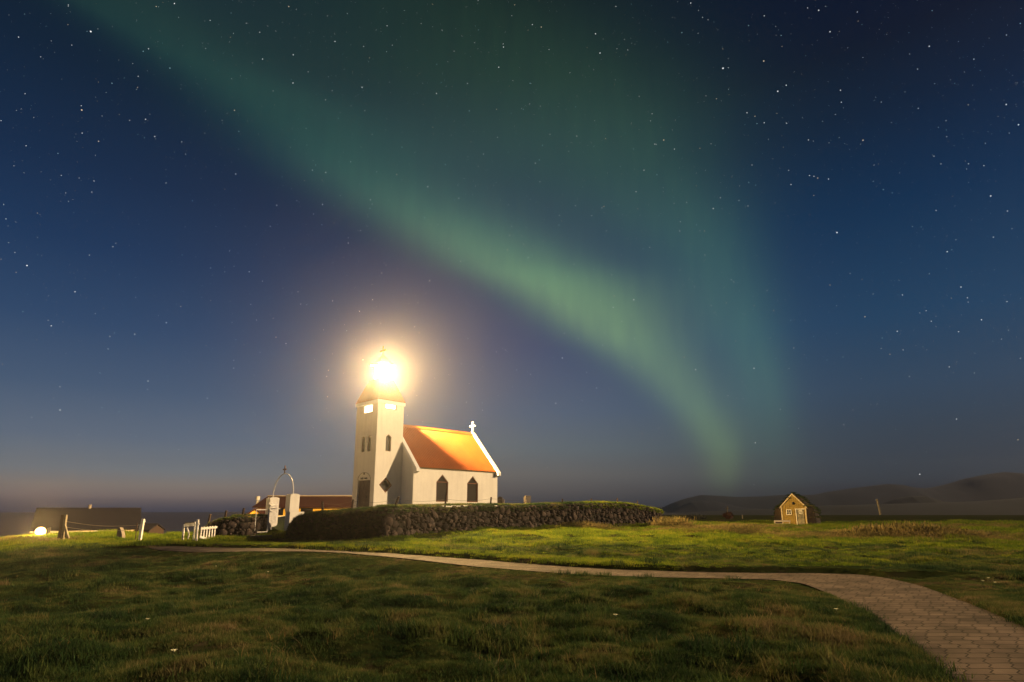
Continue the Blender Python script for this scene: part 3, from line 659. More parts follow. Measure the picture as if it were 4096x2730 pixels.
ld = bpy.data.lights.new('tower_lamp', 'POINT'); lo_ = bpy.data.objects.new('tower_lamp', ld); C.objects.link(lo_)
lo_.location = Vector(z(ctr, (lz0+lz1)/2+.06)); ld.energy = LAMP_I; ld.color = LAMP_COL; ld.shadow_soft_size = .16

# nave walls
nave = MB(); gt = .25
Nf = lambda px, py: hit(NC, e1, px, py)
def nwin(x0, x1, yb, ya, ys):
    s0, s1 = Nf(x0, yb)[0], Nf(x1, yb)[0]; xm = (x0+x1)/2; z0, z1, zs = Nf(xm, yb)[1], Nf(xm, ya)[1], Nf(xm, ys)[1]; return [(s0, z0), (s1, z0), (s1, zs), ((s0+s1)/2, z1), (s0, zs)]
w1 = nwin(1743.5, 1791.5, 2008, 1898, 1929); w2 = nwin(1867.5, 1911.5, 2010, 1905, 1935)
panel(nave, NC, e1, NS_, [(0,B0),(nl,B0),(nl,Ze),(0,Ze)], [w1, w2], .14)
FC = NC + e2*nw
mid = NC + e2*nw/2
for P in (NC, NC+e1*nl):
    Q = P + e2*nw; Mi = P + e2*nw/2; nave.add([z(P,B0), z(Q,B0), z(Q,Ze), z(Mi,Zr), z(P,Ze)], [(0,1,2,3,4)])
nave.quad(z(FC,B0), z(FC+e1*nl,B0), z(FC+e1*nl,Ze), z(FC,Ze))
nave.build('nave', plaster, church)
for h in (w1, w2):
    xm = (h[0][0]+h[1][0])/2
    f_ = frame(NC, e1, NS_, h, .055, .09, brown_wood, 'arched_window', church, bars=(((h[0][0], h[2][1]), (h[1][0], h[2][1])),)); pane(NC, e1, NS_, h, .12, screen_m, 'pane', f_)
# gables rising above the roof with white copings
rise = .17
def gable(P, nrmv, name):
    """parapet gable along e2, thickness inwards"""
    rt = MB(); o = nrmv*.03; inn = -nrmv*gt
    k_ = .34                                                     # overhang past the eave
    A = z(P - e2*k_, Ze - .34*1.1 + rise); Bm = z(P+e2*nw/2, Zr + rise); D = z(P+e2*(nw+k_), Ze - .34*1.1 + rise)
    A2 = z(P - e2*k_, Ze-.34*1.1-.02); D2 = z(P+e2*(nw+k_), Ze-.34*1.1-.02); B2 = z(P+e2*nw/2, Zr-.12)
    s1_ = z(P, Ze-.34*1.1-.14); s2_ = z(P+e2*nw, Ze-.34*1.1-.14)
    rt.prism([p+o for p in (A, Bm, B2, z(P-e2*-.03, Ze-.10), s1_, A2)], inn-o)
    rt.prism([p+o for p in (Bm, D, D2, s2_, z(P+e2*(nw-.03), Ze-.10), B2)], inn-o)
    return rt.build(name, coping_m, church)
gable(NC, -e1, 'gable_coping'); gable(NC+e1*nl, e1, 'gable_coping')
# corrugated roof slopes
def slope(side, name='nave_roof'):
    rt = MB(); r0 = NC + e1*(gt+.002); ln = nl-2*gt-.004; nseg = int(ln/.15)*6; vs = []; fs = []
    eo = .14
    for i in range(nseg+1):
        s_ = ln*i/nseg; wv = .03*math.sin(2*math.pi*s_/.15)
        base_ = r0 + e1*s_
        if side > 0: a = z(base_ - e2*eo, Ze-eo*1.1+.03+wv)
        else: a = z(base_ + e2*(nw+eo), Ze-eo*1.1+.03+wv)
        b_ = z(base_ + e2*nw/2, Zr+.03+wv); vs += [a, b_]
    for i in range(nseg): fs.append((2*i, 2*i+2, 2*i+3, 2*i+1))
    rt.add(vs, fs); return rt.build(name, roof_m, church)
slope(1); slope(-1)
rc = MB(); a = NC+e1*(gt+.002)+e2*nw/2; b_ = NC+e1*(nl-gt-.002)+e2*nw/2
for sg in (-1, 1): rc.prism([z(a, Zr+.10), z(a, Zr+.075), z(a+e2*sg*.17, Zr+.075-.19), z(a+e2*sg*.17, Zr+.10-.19)], b_-a)
rc.build('ridge_cap', roof_m, church)
ev = MB(); ev.box(z(NC+e1*nl/2-e2*.05, Ze-.13), e1*(nl/2-gt-.01), e2*.045, UP*.045); ev.build('eave_board', mat('olive_board', (.16,.13,.06), .8), church)
gc = MB(); Pg = NC+e1*(nl-gt/2)+e2*nw/2; zg = Zr+rise-.05; ztc = hit(Pg, e2, 1880, 1690)[1]
gc.box(z(Pg, (zg+ztc)/2), e1*.06, e2*.075, UP*(ztc-zg)/2); za = zg+(ztc-zg)*.60
gc.box(z(Pg, za), e1*.0595, e2*.32, UP*.068); gc.build('gable_cross', coping_m, church, bevel=.01)

# ------------------------------------------------------------------ gate pillars, arch and gates
def pillar(c, ztop_, zb_, label, block=None):
    root = empty('gate_pillar', z(c, zb_), label, 'gate pillar', 'white pillars of the churchyard gate')
    a = .27; mb = MB()
    if block is None: mb.box(z(c, (zb_-.4+ztop_)/2), e1*a, e2*a, UP*(ztop_-zb_+.4)/2)
    else: mb.box(z(c, (block+ztop_)/2), e1*a, e2*a, UP*(ztop_-block)/2); mb.box(z(c+e1*.18, (zb_-.4+block)/2), e1*(a+.14), e2*(a+.01), UP*(block-zb_+.4)/2)
    mb.build('shaft', plaster, root, bevel=.012)
    # gently arched top
    pts = [z(c, ztop_+.002) + e1*(-a+2*a*i/8) + UP*.055*math.sin(math.pi*i/8) - e2*a for i in range(9)]
    MB().prism(pts, e2*2*a).build('curved_top', plaster, root); return root
zL = zat(1090, 1993, 34.2); zR = zat(1170, 1980, 32.5)
cR = at(1163, 2100, 32.6); cR = z(cR, 0); cL = z(at(1083, 2100, 34.6), 0)
pillar(cL, zL, .1, 'left white gate pillar with the open picket gate against it')
pillar(cR, zR, .1, 'right white gate pillar with a wider lower block by the stone wall', zat(1180, 2048, 32.5))
ac = MB(); sp_a = z(cL, zL+.03); sp_b = z(cR, zR+.03); pts = []
topz = zat(1132, 1895, 33.4)
for i in range(25):
    a = math.pi*i/24; f_ = (1-math.cos(a))/2; base_ = sp_a*(1-f_)+sp_b*f_; pts.append(base_ + UP*(topz-(zL+zR)/2-.03)*math.sin(a)**.9)
ap = empty('gate_arch', (cL+cR)/2+UP*zL, 'thin pale metal hoop with a small cross over the gate pillars', 'arch')
ac.tube(pts, .028, 7); ac.build('hoop', white_metal, ap)
cx_ = MB(); pc = pts[12]; zt_ = zat(1132, 1862, 33.4); cx_.bar(pc, z(pc, zt_), .05); cx_.bar(z(pc, zt_-.22)-e2*.22, z(pc, zt_-.22)+e2*.22, .05, .07); cx_.build('cross', rusty, ap)
# pale picket leaf folded back beside the left pillar
gl_ = empty('picket_gate', z(at(1090, 2120, 33.6), .2), 'pale board gate leaf standing open in front of the left gate pillar', 'gate')
def rail_pickets(root, A, Bp, z0A, z0B, z1A, z1B, n, wd, m, rails, pname='picket', tops=.0, thick=.022, point=False):
    A, Bp = z(A, 0), z(Bp, 0); d = (Bp-A)/np.linalg.norm(Bp-A); nn = np.cross(d, UP)
    for i in range(n):
        f_ = (i+.5)/n; p = A*(1-f_)+Bp*f_; a = z0A*(1-f_)+z0B*f_; b_ = z1A*(1-f_)+z1B*f_
        mb = MB()
        if point: 
            hw_ = wd/2; pts = [p-d*hw_+UP*a, p+d*hw_+UP*a, p+d*hw_+UP*(b_-hw_), p+d*hw_*.5+UP*(b_-.01), p+UP*b_, p-d*hw_*.5+UP*(b_-.01), p-d*hw_+UP*(b_-hw_)]; mb.prism([q+nn*thick/2 for q in pts], -nn*thick)
        else: mb.box(p+UP*(a+b_)/2, d*wd/2, nn*thick/2, UP*(b_-a)/2)
        mb.build(pname, m, root)
    for fa, fb_ , hh_ in rails:
        mb = MB(); mb.bar(A+UP*(z0A+(z1A-z0A)*fa)+nn*(thick*.5+.017), Bp+UP*(z0B+(z1B-z0B)*fb_)+nn*(thick*.5+.017), .03, hh_); mb.build('rail', m, root)
gA = at(1068, 2100, 33.0); gB = at(1106, 2090, 34.1)
rail_pickets(gl_, gA, gB, zat(1068,2126,33), zat(1106,2113,34.1), zat(1068,2012,33), zat(1106,2008,34.1), 7, .125, white_paint, ((.9,.9,.08),(.15,.15,.08)))
# thin metal frame gate standing open on the left
mg = empty('metal_gate', z(at(1045,2128,32.0), 0), 'thin metal frame gate standing open left of the gate pillars', 'gate')
fr = MB(); q = [at(1018,2130,31.8), at(1068,2128,32.4), at(1078,2040,32.6), at(1026,2040,31.8)]
for i in range(4): fr.tube([q[i], q[(i+1)%4]], .022, 6)
fr.build('frame', white_metal, mg)
for i in range(4):
    f_ = (i+1)/5; MB().tube([q[0]*(1-f_)+q[1]*f_, q[3]*(1-f_)+q[2]*f_], .009, 5).build('bar', black_m, mg)
la_ = MB(); la_.tube([at(1078,2036,32.6), at(1120,2036,33.4)], .022, 6); la_.build('latch_bar', white_metal, mg)
stp = MB(); stp.box(at(1045,2148,31.2), (.5,.15,0), (-.1,.25,0), (0,0,.07)); tag(stp.build('stone_step', grave_l, bevel=.03), 'flat pale stone step below the metal gate', 'step')

# ------------------------------------------------------------------ white stock gate on the left
sg_ = empty('field_gate', z(at(760,2165,28.5),0), 'white field gate with slatted top rail and leaning white posts', 'gate')
def lean_post(root, pb, pt, Y, wd, m, name='post', n=4, dY=0):
    a = at(*pb, Y); b_ = at(*pt, Y+dY); a2 = a - (b_-a)/np.linalg.norm(b_-a)*.3; mb = MB(); mb.bar(a2, b_, wd, wd, up=(0,1,0)); return mb.build(name, m, root)
lean_post(sg_, (730,2163), (737,2098), 28.6, .07, white_paint); lean_post(sg_, (785,2165), (792,2079), 28.2, .08, white_paint)
lean_post(sg_, (773,2162), (780,2088), 28.4, .05, white_paint); 
for f_ in range(12):
    x = 741+f_*3.2; MB().bar(at(x-.6, 2109.5-f_*.25, 28.6), at(x+.4, 2094-f_*.35, 28.6), .028, .02, up=(0,1,0)).build('slat', white_paint, sg_)
for yy_ in ((2094,2089),(2110,2106)): MB().bar(at(735,yy_[0],28.57), at(782,yy_[1],28.57), .02, .03).build('rail', greywood, sg_)
MB().bar(at(783,2162,28.15), at(790,2158,28.15), .05).build('foot_board', white_paint, sg_); MB().bar(at(778,2100,28.15), at(798,2097,28.15), .05).build('bracket', white_paint, sg_)
hz_ = MB(); hz_.tube([at(748,2112,28.4), at(753,2128,28.4), at(756,2138,28.4), at(754,2148,28.4), at(751,2157,28.4)], [.05,.045,.03,.028,.025], 7); hz_.build('hanging_canvas', white_paint, sg_)
lf = empty('picket_fence_gate', z(at(830,2162,28.8),0), 'low weathered picket gate leaf beside the turf wall', 'gate')
A_, B_ = at(798,2140,28.3), at(863,2140,29.6)
rail_pickets(lf, A_, B_, zat(798,2156,28.3), zat(863,2160,29.6), zat(798,2109,28.3), zat(863,2103,29.6), 6, .085, white_paint, ((.86,.88,.10),), point=True)
MB().bar(at(798,2147,28.2), at(838,2160,29.1), .03, .10).build('rail', white_paint, lf)

# free-standing posts on the left crest
bp_ = empty('brace_post', z(at(255,2160,29.5),0), 'double grey wooden post with a diagonal brace near the ground lamp', 'fence post')
lean_post(bp_, (240,2157), (256,2060), 29.6, .16, darkwood); lean_post(bp_, (250,2158), (264,2060), 29.4, .11, greywood); lean_post(bp_, (275,2160), (259,2103), 29.3, .09, greywood, 'brace'); 
MB().prism([at(258,2150,29.35), at(272,2158,29.35), at(268,2128,29.35), at(262,2112,29.35)], (0,.04,0)).build('board', greywood, bp_)
sto = MB(); sto.prism([at(462,2160,30), at(489,2160,30), at(488,2138,30), at(481,2112,30), at(474,2110,30), at(469,2120,30)], (0,.25,0)); tag(sto.build('standing_stone', grave_l, bevel=.02), 'short dark standing stone on the lit grass between two posts', 'stone')
wp = empty('white_post', z(at(560,2163,28.4),0), 'leaning white post with small crosspieces near the small shed', 'post')
lean_post(wp, (559,2165), (573,2077), 28.4, .11, white_paint); MB().bar(at(570,2088,28.5), at(581,2085,28.6), .08).build('crosspiece', white_paint, wp); MB().bar(at(553,2101,28.5), at(566,2101,28.5), .05).build('crosspiece', white_paint, wp); MB().bar(at(558,2124,28.55), at(561,2102,28.55), .05).build('bracket', white_paint, wp)

# ground floodlight
limb = bpy.data.materials.new('flood_painted_glow'); limb.use_nodes = True; t = limb.node_tree; t.nodes.clear(); lw = t.nodes.new('ShaderNodeLayerWeight'); lw.inputs[0].default_value = .5; rp = t.nodes.new('ShaderNodeValToRGB'); rp.color_ramp.elements[0].position = .25; rp.color_ramp.elements[0].color = (14,11,6,1); rp.color_ramp.elements[1].position = .95; rp.color_ramp.elements[1].color = (1.1,.5,.08,1); e_ = rp.color_ramp.elements.new(.55); e_.color = (5,3.0,.9,1)  # glow painted into the globe: white centre fading to an orange rim
em_ = t.nodes.new('ShaderNodeEmission'); o_ = t.nodes.new('ShaderNodeOutputMaterial'); t.links.new(lw.outputs['Facing'], rp.inputs[0]); t.links.new(rp.outputs[0], em_.inputs[0]); t.links.new(em_.outputs[0], o_.inputs[0]); em_.inputs[1].default_value = 1; limb.cycles.emission_sampling = 'NONE'
fl_c = at(162, 2128, 33.6)
fl = empty('floodlight', (fl_c[0], fl_c[1], fl_c[2]-.45), 'glaring floodlight on a short post in the grass at the left', 'floodlight')
MB().tube([fl_c-UP*.6, fl_c-UP*.17], .03, 8).build('post', black_m, fl); MB().box(fl_c+np.array([0,.2,0]), (.16,0,0), (0,.05,0), (0,0,.13)).build('housing', black_m, fl)
MB().sphere(fl_c, .27, 20, 14).build('globe', limb, fl, smooth=True)
fd = bpy.data.lights.new('floodlight_lamp', 'POINT'); fo = bpy.data.objects.new('floodlight_lamp', fd); C.objects.link(fo); fo.location = Vector(fl_c); MB().box(fl_c+np.array([.36,.10,.02]), (.015,0,0), (-.06,.22,0), (0,0,.22)).build('added_side_blocker', black_m, fl); fd.energy = 1400*4*math.pi; fd.color = (1,.60,.20); fd.shadow_soft_size = .31  # added plate beside the globe, keeps floodlight off the church

# ------------------------------------------------------------------ fence posts on the wall tops
GP = 'fence posts along the churchyard wall'
posts = [((835,2087),(842,2058),'turf_l','dark leaning fence post at the far left end of the turf wall'),((901,2070),(906,2043),'turf_l','dark fence post in the middle of the turf wall'),((970,2066),(976,2033),'turf_l','dark fence post on the turf wall nearest the metal gate'),
         ((1290,2044),(1290,2006),'w','brown fence post in front of the yellow walled building'),((1408,2035),(1413,1998),'w','thin fence post beside the church door'),((1572,2042),(1595,1988),'w','strongly tilted fence post in front of the shaded church corner'),
         ((1780,2027),(1785,1990),'w','fence post in front of the first church window'),((1962,2023),(1965,1989),'w','upright dark fence post at the right end of the church wall'),((2249,2028),(2250,1996),'w','fence post on the dim grass right of the square gravestone'),
         ((2366,2014),(2366,1995),'w','brown fence post where the wall top begins to glow'),((2469,2012),(2469,1993),'w','fence post on the brightly lit turf wall top'),((2553,2024),(2549,2004),'w','short tilted fence post near the right end of the wall')]
tops = []
for pb, pt, kd_, lb in posts:
    A = WLB if kd_ == 'turf_l' else WB; i = int(np.argmin(np.abs(A[:,0]/A[:,1]*2383+2048-pb[0]))); Y = A[i,1]+.45
    a = at(*pb, Y); b_ = at(*pt, Y); a2 = a-(b_-a)*.25; mb = MB(); w_ = .075 if pb[0] > 1300 else .085; mb.bar(a2, b_, w_, w_, up=(.3,1,0)); o = mb.build('fence_post', darkwood, bevel=.008); tag(o, lb, 'fence post', GP); tops.append((kd_, a, b_))
wm = mat('fence_wire', (.10,.08,.06), .6)
for kd_, lb in (('w','thin wires strung between the posts on the stone wall'), ('turf_l','thin wires strung between the posts on the turf wall')):
    mb = MB(); T_ = [(a, b_) for k2, a, b_ in tops if k2 == kd_]
    for (a, b_), (c, d) in zip(T_[:-1], T_[1:]):
        for f_ in (.35, .8):
            p, q_ = a*(1-f_)+b_*f_, c*(1-f_)+d*f_; mb.tube([p*(1-s)+q_*s - UP*.10*math.sin(math.pi*s) for s in np.linspace(0, 1, 9)], .006, 4)
    tag(mb.build('fence_wire', wm), lb, 'wire')
mb = MB()
for f_, y0, y1 in ((0, 2087, 2102),(1, 2110, 2118)):
    p, q_ = at(266,y0,29.4), at(552,y1,29.2); mb.tube([p*(1-s)+q_*s - UP*.12*math.sin(math.pi*s) for s in np.linspace(0, 1, 12)], .007, 4)
tag(mb.build('fence_wire', mat('pale_wire', (.35,.3,.22), .5)), 'two sagging wires across the front of the dark roofed house', 'wire')
mb = MB(); mb.bar(at(541,2162,29.2), at(549,2092,29.2), .03); tag(mb.build('wire_stake', darkwood), 'thin dark stake just left of the leaning white post', 'stake')

# ------------------------------------------------------------------ gravestones
Yg = 42.5
def grave(pxs, y0, y1, Y, lb, m, rounded):
    x0, x1 = pxs; a, b_, c, d = at(x0,y0,Y), at(x1,y0,Y), at(x1,y1,Y), at(x0,y1,Y); zb_ = yardz(a[0], Y)-.1
    w_ = (b_[0]-a[0])/2; cx__ = (a[0]+b_[0])/2; zt__ = c[2]; pts = []
    if rounded:
        zr_ = zt__-w_; pts = [(cx__-w_,Y,zb_),(cx__+w_,Y,zb_)]+[(cx__+w_*math.cos(t_),Y,zr_+w_*math.sin(t_)) for t_ in np.linspace(0,math.pi,13)]
    else: pts = [(cx__-w_,Y,zb_),(cx__+w_,Y,zb_),(cx__+w_,Y,zt__),(cx__-w_,Y,zt__)]
    o = MB().prism(pts, (.05,.28,0)).build('gravestone', m, bevel=.02); tag(o, lb, 'gravestone', 'gravestones beside the church'); return o
grave((1991,2016), 2022, 1998, 45.5, 'low square gravestone partly behind the round topped one', grave_l, False)
o = grave((1989.5,2010), 2022, 1987, 44.8, 'dark round topped gravestone right beside the church wall', grave_m, True)
# tall square stone, turned so that two faces show
sqp = at(2109, 2022, 41.5); s_b = yardz(sqp[0], 41.5)-.1; zt_ = zat(2109, 1984, 41.5)
o = MB().box((sqp[0], 41.5, (s_b+zt_)/2), (.17,.10,0), (-.085,.145,0), (0,0,(zt_-s_b)/2)).build('gravestone', grave_l, bevel=.01); tag(o, 'tall plain square gravestone standing alone on the wall skyline', 'gravestone', 'gravestones beside the church')

# ------------------------------------------------------------------ buildings behind, left
def house(name, label, P, ex, ey, Lx, Ly, zb_, ze_, zr_, m_w, m_r, ov_=.25):
    """P near-left corner, ex along the long side, ey away"""
    root = empty(name, z(P, zb_), label, 'house'); wl_ = MB()
    a, b_, c, d = P, P+ex*Lx, P+ex*Lx+ey*Ly, P+ey*Ly
    wl_.add([z(a,zb_), z(b_,zb_), z(b_,ze_), z(a,ze_)], [(0,1,2,3)]); wl_.add([z(d,zb_), z(c,zb_), z(c,ze_), z(d,ze_)], [(0,1,2,3)])
    for p, q_ in ((a, d), (b_, c)): wl_.add([z(p,zb_), z(q_,zb_), z(q_,ze_), z((p+q_)/2,zr_-.03), z(p,ze_)], [(0,1,2,3,4)])
    wl_.build('wall', m_w, root); rf_ = MB(); sl = (zr_-ze_)/(Ly/2); th = .09
    for sg in (0, 1):
        base_ = a if sg == 0 else d; dr_y = ey if sg == 0 else -ey; e_ = z(base_ - ex*ov_ - dr_y*ov_, ze_-sl*ov_); r_ = z(base_ - ex*ov_ + dr_y*Ly/2, zr_)
        rf_.prism([e_, r_, r_+UP*th, e_+UP*th], ex*(Lx+2*ov_))
    return root, rf_.build('roof', m_r, root)
# dark roofed house at the left
HA = at(182, 2031, 47); HB = at(546, 2030, 50.5); d_ = z(HB-HA, 0); Lh = np.linalg.norm(d_); ex = d_/Lh; ey = np.array([-ex[1], ex[0], 0])
zr_ = HA[2]; ze_ = zat(160, 2120, 44.4); dp = 5.2
P_ = z(at(150, 2120, 53.0), 0); P_ = z(HA,0) - ey*dp/2 - ex*.35
hroot, hroof = house('farmhouse', 'low house with a big dark metal roof behind the lit grass', P_, ex, ey, Lh+.5, dp, ze_-2.4, ze_, zr_-.1, house_wall, house_roof, .2)
vt = MB(); vp = at(359,2031,48.6); vt.tube([vp-UP*.15, vp+UP*.22], .12, 8); vt.build('roof_vent', grave_l, hroot)
fe_ = MB(); fe_.bar(z(P_-ex*.2-ey*.2, ze_-.19), z(P_+ex*(Lh+.7)-ey*.2, ze_-.19), .05, .12); fe_.build('eave_board', mat('pale_fascia', (.45,.35,.22), .7), hroot)
for f_ in (.23,.52,.9):
    c_ = P_+ex*(Lh*f_)-ey*.03; MB().box(z(c_, ze_-.75), ex*.45, ey*.02, UP*.3).build('window', mat('dull_orange_board', (.30,.10,.05), .8), hroot)
wl2 = at(382,2126,44.6); MB().sphere(wl2, .09, 10, 6, (1.4,.6,.8)).build('wall_light', mat('pale_lamp_cover', (.85,.8,.7), .5), hroot)
# small shed by the white post
SP = z(at(549,2110,47),0); sr, srf = house('shed', 'small dark shed behind the leaning white post', SP, np.array([1.,0,0]), np.array([0,1.,0]), .95, 2.0, zat(560,2146,47)-1, zat(560,2123,47), zat(560,2099,48), mat('dark_shed_boards', (.022,.012,.008), .9, (.03,.018,.012), 4), house_roof, .08)
# long yellow-walled building behind the gate
Yb = 70
zr2 = zat(1200,1988,Yb+3); ze2 = zat(1200,2026,Yb); LP = z(at(1003+30,2026,Yb),0); ex2 = np.array([1.,-.02,0]); ex2 /= np.linalg.norm(ex2); ey2 = np.array([.02,1.,0])
broot, brf = house('long_building', 'long yellow building with maroon roof behind the gate pillars', LP, ex2, ey2, 19.5, 7.0, ze2-3.4, ze2, zr2, yellow_wall, long_roof, .5)
tag(broot, cat='building'); 
rt_ = MB(); rt_.bar(z(LP-ex2*.5+ey2*3.5, zr2+.12), z(LP+ex2*20+ey2*3.5, zr2+.12), .25, .08); rt_.build('ridge_trim', mat('pale_ridge', (.42,.33,.2), .6), broot)
for i in range(3):
    c_ = LP+ex2*(2.3+i*1.75)-ey2*.03; MB().box(z(c_, ze2-.62), ex2*.72, ey2*.03, UP*.40).build('window', dark_glass, broot)
cw = LP+ex2*4.1-ey2*.05; MB().box(z(cw, ze2-1.16), ex2*2.8, ey2*.03, UP*.08).build('window_sill', hut_white, broot)
ch_ = MB(); cpt = at(1030,2010,Yb+2.5); ch_.tube([cpt-UP*1.0, cpt+UP*.2], .20, 10); ch_.tube([cpt+UP*.25, cpt+UP*.72], .28, 10); ch_.build('chimney', mat('steel_flue', (.5,.47,.42), .35, metal=.6), broot)
# small gabled annex
AX = z(at(1005,2060,62),0); wx = 1.9; zz_ = zat(1025,2034,62); ze3 = zat(1005,2053,62)
an = empty('annex', z(AX, ze3-2.5), 'little yellow gabled shed left of the gate pillars', 'shed'); mb = MB(); A3 = z(at(995,2060,62),0); B3 = z(at(1048,2060,62.5),0); M3 = (A3+B3)/2
mb.add([z(A3,ze3-2.6), z(B3,ze3-2.6), z(B3,ze3), z(M3,zz_-.12), z(A3,ze3)], [(0,1,2,3,4)]); o2 = np.array([.3,3,0]); mb.add([z(A3,ze3-2.6), z(A3,ze3), z(A3+o2,ze3), z(A3+o2,ze3-2.6)], [(0,1,2,3)]); mb.add([z(B3,ze3-2.6), z(B3,ze3), z(B3+o2,ze3), z(B3+o2,ze3-2.6)], [(0,1,2,3)]); mb.build('wall', yellow_wall, an)
mb = MB(); ex3 = (B3-A3)/np.linalg.norm(B3-A3)
for p, s_ in ((A3, -1), (B3, 1)):
    e_ = z(p+ex3*s_*.2-o2*.08, ze3-.14); r_ = z(M3-o2*.08, zz_); mb.prism([e_, r_, r_-UP*.12, e_-UP*.12], o2*1.1)
mb.build('roof', long_roof, an)

# ------------------------------------------------------------------ turf hut
nh = np.array([-.60,-.80,0]); nh /= np.linalg.norm(nh); eh = np.array([-nh[1]*-1*-1, nh[0], 0]); eh = np.array([.80,-.60,0]); dh = -nh
HC = z(at(3178, 2105, 55), 0)
def hh(px, py): return hit(HC, eh, px, py)
hl, hr = hh(3130,2090)[0], hh(3229,2090)[0]; zb_h = min(hh(3140,2106)[1], float(Tbase(HC[0],HC[1]))+.05); zeh = hh(3127,2029)[1]; zrh = hh(3168,1981)[1]; hm = (hl+hr)/2
hut = empty('turf_hut', z(HC, zb_h), 'small turf hut with a yellow boarded gable front and open door', 'hut')
h3 = lambda s, zz_, o=0: HC*[1,1,0] + eh*s + UP*zz_ + nh*o
nb = 11; fw = MB()
for i in range(nb):
    a = hl+(hr-hl)*i/nb; b_ = hl+(hr-hl)*(i+1)/nb; f_ = lambda s: zeh+(zrh-zeh)*(1-abs(s-hm)/(hr-hm)); m_ = (a < hm < b_); pts = [(a, zb_h-.2), (b_-.012, zb_h-.2), (b_-.012, f_(b_)-.02)] + ([(hm, zrh-.02)] if m_ else []) + [(a, f_(a)-.02)]
    o = .012*(i % 2); fw.prism([h3(s, q, o) for s, q in pts], -nh*.06)
fw.build('gable_front', hut_wood, hut)
bb = MB()
for s0_, s1_ in ((hl-.12, hm), (hr+.12, hm)): 
    z0_ = zeh-(zrh-zeh)*.12/(hr-hm); bb.prism([h3(s0_, z0_-.02, .03), h3(s1_, zrh+.02, .03), h3(s1_, zrh+.16, .03), h3(s0_, z0_+.12, .03)], nh*.06)
bb.build('barge_board', hut_trim, hut)
for s_ in (hl+.03, hr-.03): MB().box(h3(s_, (zb_h+zeh)/2, .03), eh*.05, nh*.03, UP*((zeh-zb_h)/2-.02)).build('corner_board', hut_trim, hut)
def sqwin(x0, x1, y0, y1, name, o=.05, parent=hut, wd=.05):
    s0, s1 = hh(x0,(y0+y1)/2)[0], hh(x1,(y0+y1)/2)[0]; a, b_ = hh((x0+x1)/2,y1)[1], hh((x0+x1)/2,y0)[1]; mb = MB(); sm, zm = (s0+s1)/2, (a+b_)/2
    mb.box(h3(s0,zm,o), eh*wd/2, nh*.025, UP*((b_-a)/2+wd/2)); mb.box(h3(s1,zm,o), eh*wd/2, nh*.025, UP*((b_-a)/2+wd/2))
    mb.box(h3(sm,a,o), eh*((s1-s0)/2-wd/2), nh*.024, UP*wd/2); mb.box(h3(sm,b_,o), eh*((s1-s0)/2-wd/2), nh*.024, UP*wd/2)
    mb.box(h3(sm,zm,o), eh*wd*.28, nh*.018, UP*((b_-a)/2-wd/2)); mb.box(h3(sm,zm,o), eh*((s1-s0)/2-wd/2), nh*.016, UP*wd*.28)
    r_ = mb.build(name, hut_white, parent); MB().box(h3(sm,zm,o-.035), eh*((s1-s0)/2), nh*.01, UP*(b_-a)/2).build('pane', dark_glass, r_); return r_
sqwin(3147, 3165.5, 2040, 2059, 'window')
dS0, dS1 = hh(3188,2070)[0], hh(3218,2070)[0]; dz1 = hh(3203,2038)[1]
MB().box(h3((dS0+dS1)/2, (zb_h+dz1)/2, .016), eh*((dS1-dS0)/2), nh*.012, UP*(dz1-zb_h)/2).build('doorway_shade', black_m, hut)  # flat black sheet stands in for the shade in the door gap
dl = MB(); nb = 5
for i in range(nb):
    a = dS0+.07+(dS1-dS0-.07)*i/nb; b_ = dS0+.07+(dS1-dS0-.07)*(i+.93)/nb; dl.box(h3((a+b_)/2, (zb_h+dz1)/2, .05), eh*(b_-a)/2, nh*.02, UP*((dz1-zb_h)/2-.03))
ddd = dl.build('door', hut_door, hut); sqwin(3197.5, 3209, 2044, 2055, 'door_window', .085, ddd, .04)
df = MB(); df.box(h3(dS0-.03,(zb_h+dz1)/2,.04), eh*.03, nh*.03, UP*(dz1-zb_h)/2); df.box(h3((dS0+dS1)/2, dz1+.02,.04), eh*((dS1-dS0)/2+.1), nh*.035, UP*.03); df.build('door_frame', hut_white, hut)
oc = hh(3173,2014); MB().sphere(h3(oc[0],oc[1],.06), .11, 12, 8, (1,1,1.25)).build('gable_ornament', black_m, hut)
# turf mound body: sides and roof
tm = MB(); nd, ns2 = 16, 26; vs = []
for i in range(nd+1):
    dd = .05 + 4.2*i/nd
    for j in range(ns2+1):
        f_ = j/ns2; a = math.pi*f_; ow = .72 + .35*min(1, dd); 
        # outline: bank at foot, wall, rounded ridge
        prof = [(-1.72,0),(-1.66,.30),(-1.56,.52),(-1.42,.60),(-1.12,.63),(-.98,.70),(-.5,.88),(0,1.0),(.5,.88),(.98,.70),(1.12,.63),(1.42,.60),(1.56,.52),(1.66,.30),(1.72,0)]
        q_ = f_*(len(prof)-1); i0 = min(int(q_), len(prof)-2); fr_ = q_-i0; sx_ = prof[i0][0]*(1-fr_)+prof[i0+1][0]*fr_; hz__ = prof[i0][1]*(1-fr_)+prof[i0+1][1]*fr_
        H_ = (zrh-zb_h)*(1.06-.16*(i/nd)**2); back = 1-.25*(i/nd)**3
        p = h3(hm + sx_*(hr-hm)*back, zb_h-.15 + (H_+.15)*hz__, -dd); ns_ = mnoise.noise(Vector(p*1.3)); p = p + np.array([ns_*.14, ns_*.1, ns_*.14*(hz__ > 0)]); vs.append(p)
fs = [(i*(ns2+1)+j, i*(ns2+1)+j+1, (i+1)*(ns2+1)+j+1, (i+1)*(ns2+1)+j) for i in range(nd) for j in range(ns2)] + [tuple(range(ns2+1)), tuple(nd*(ns2+1)+j for j in reversed(range(ns2+1)))]
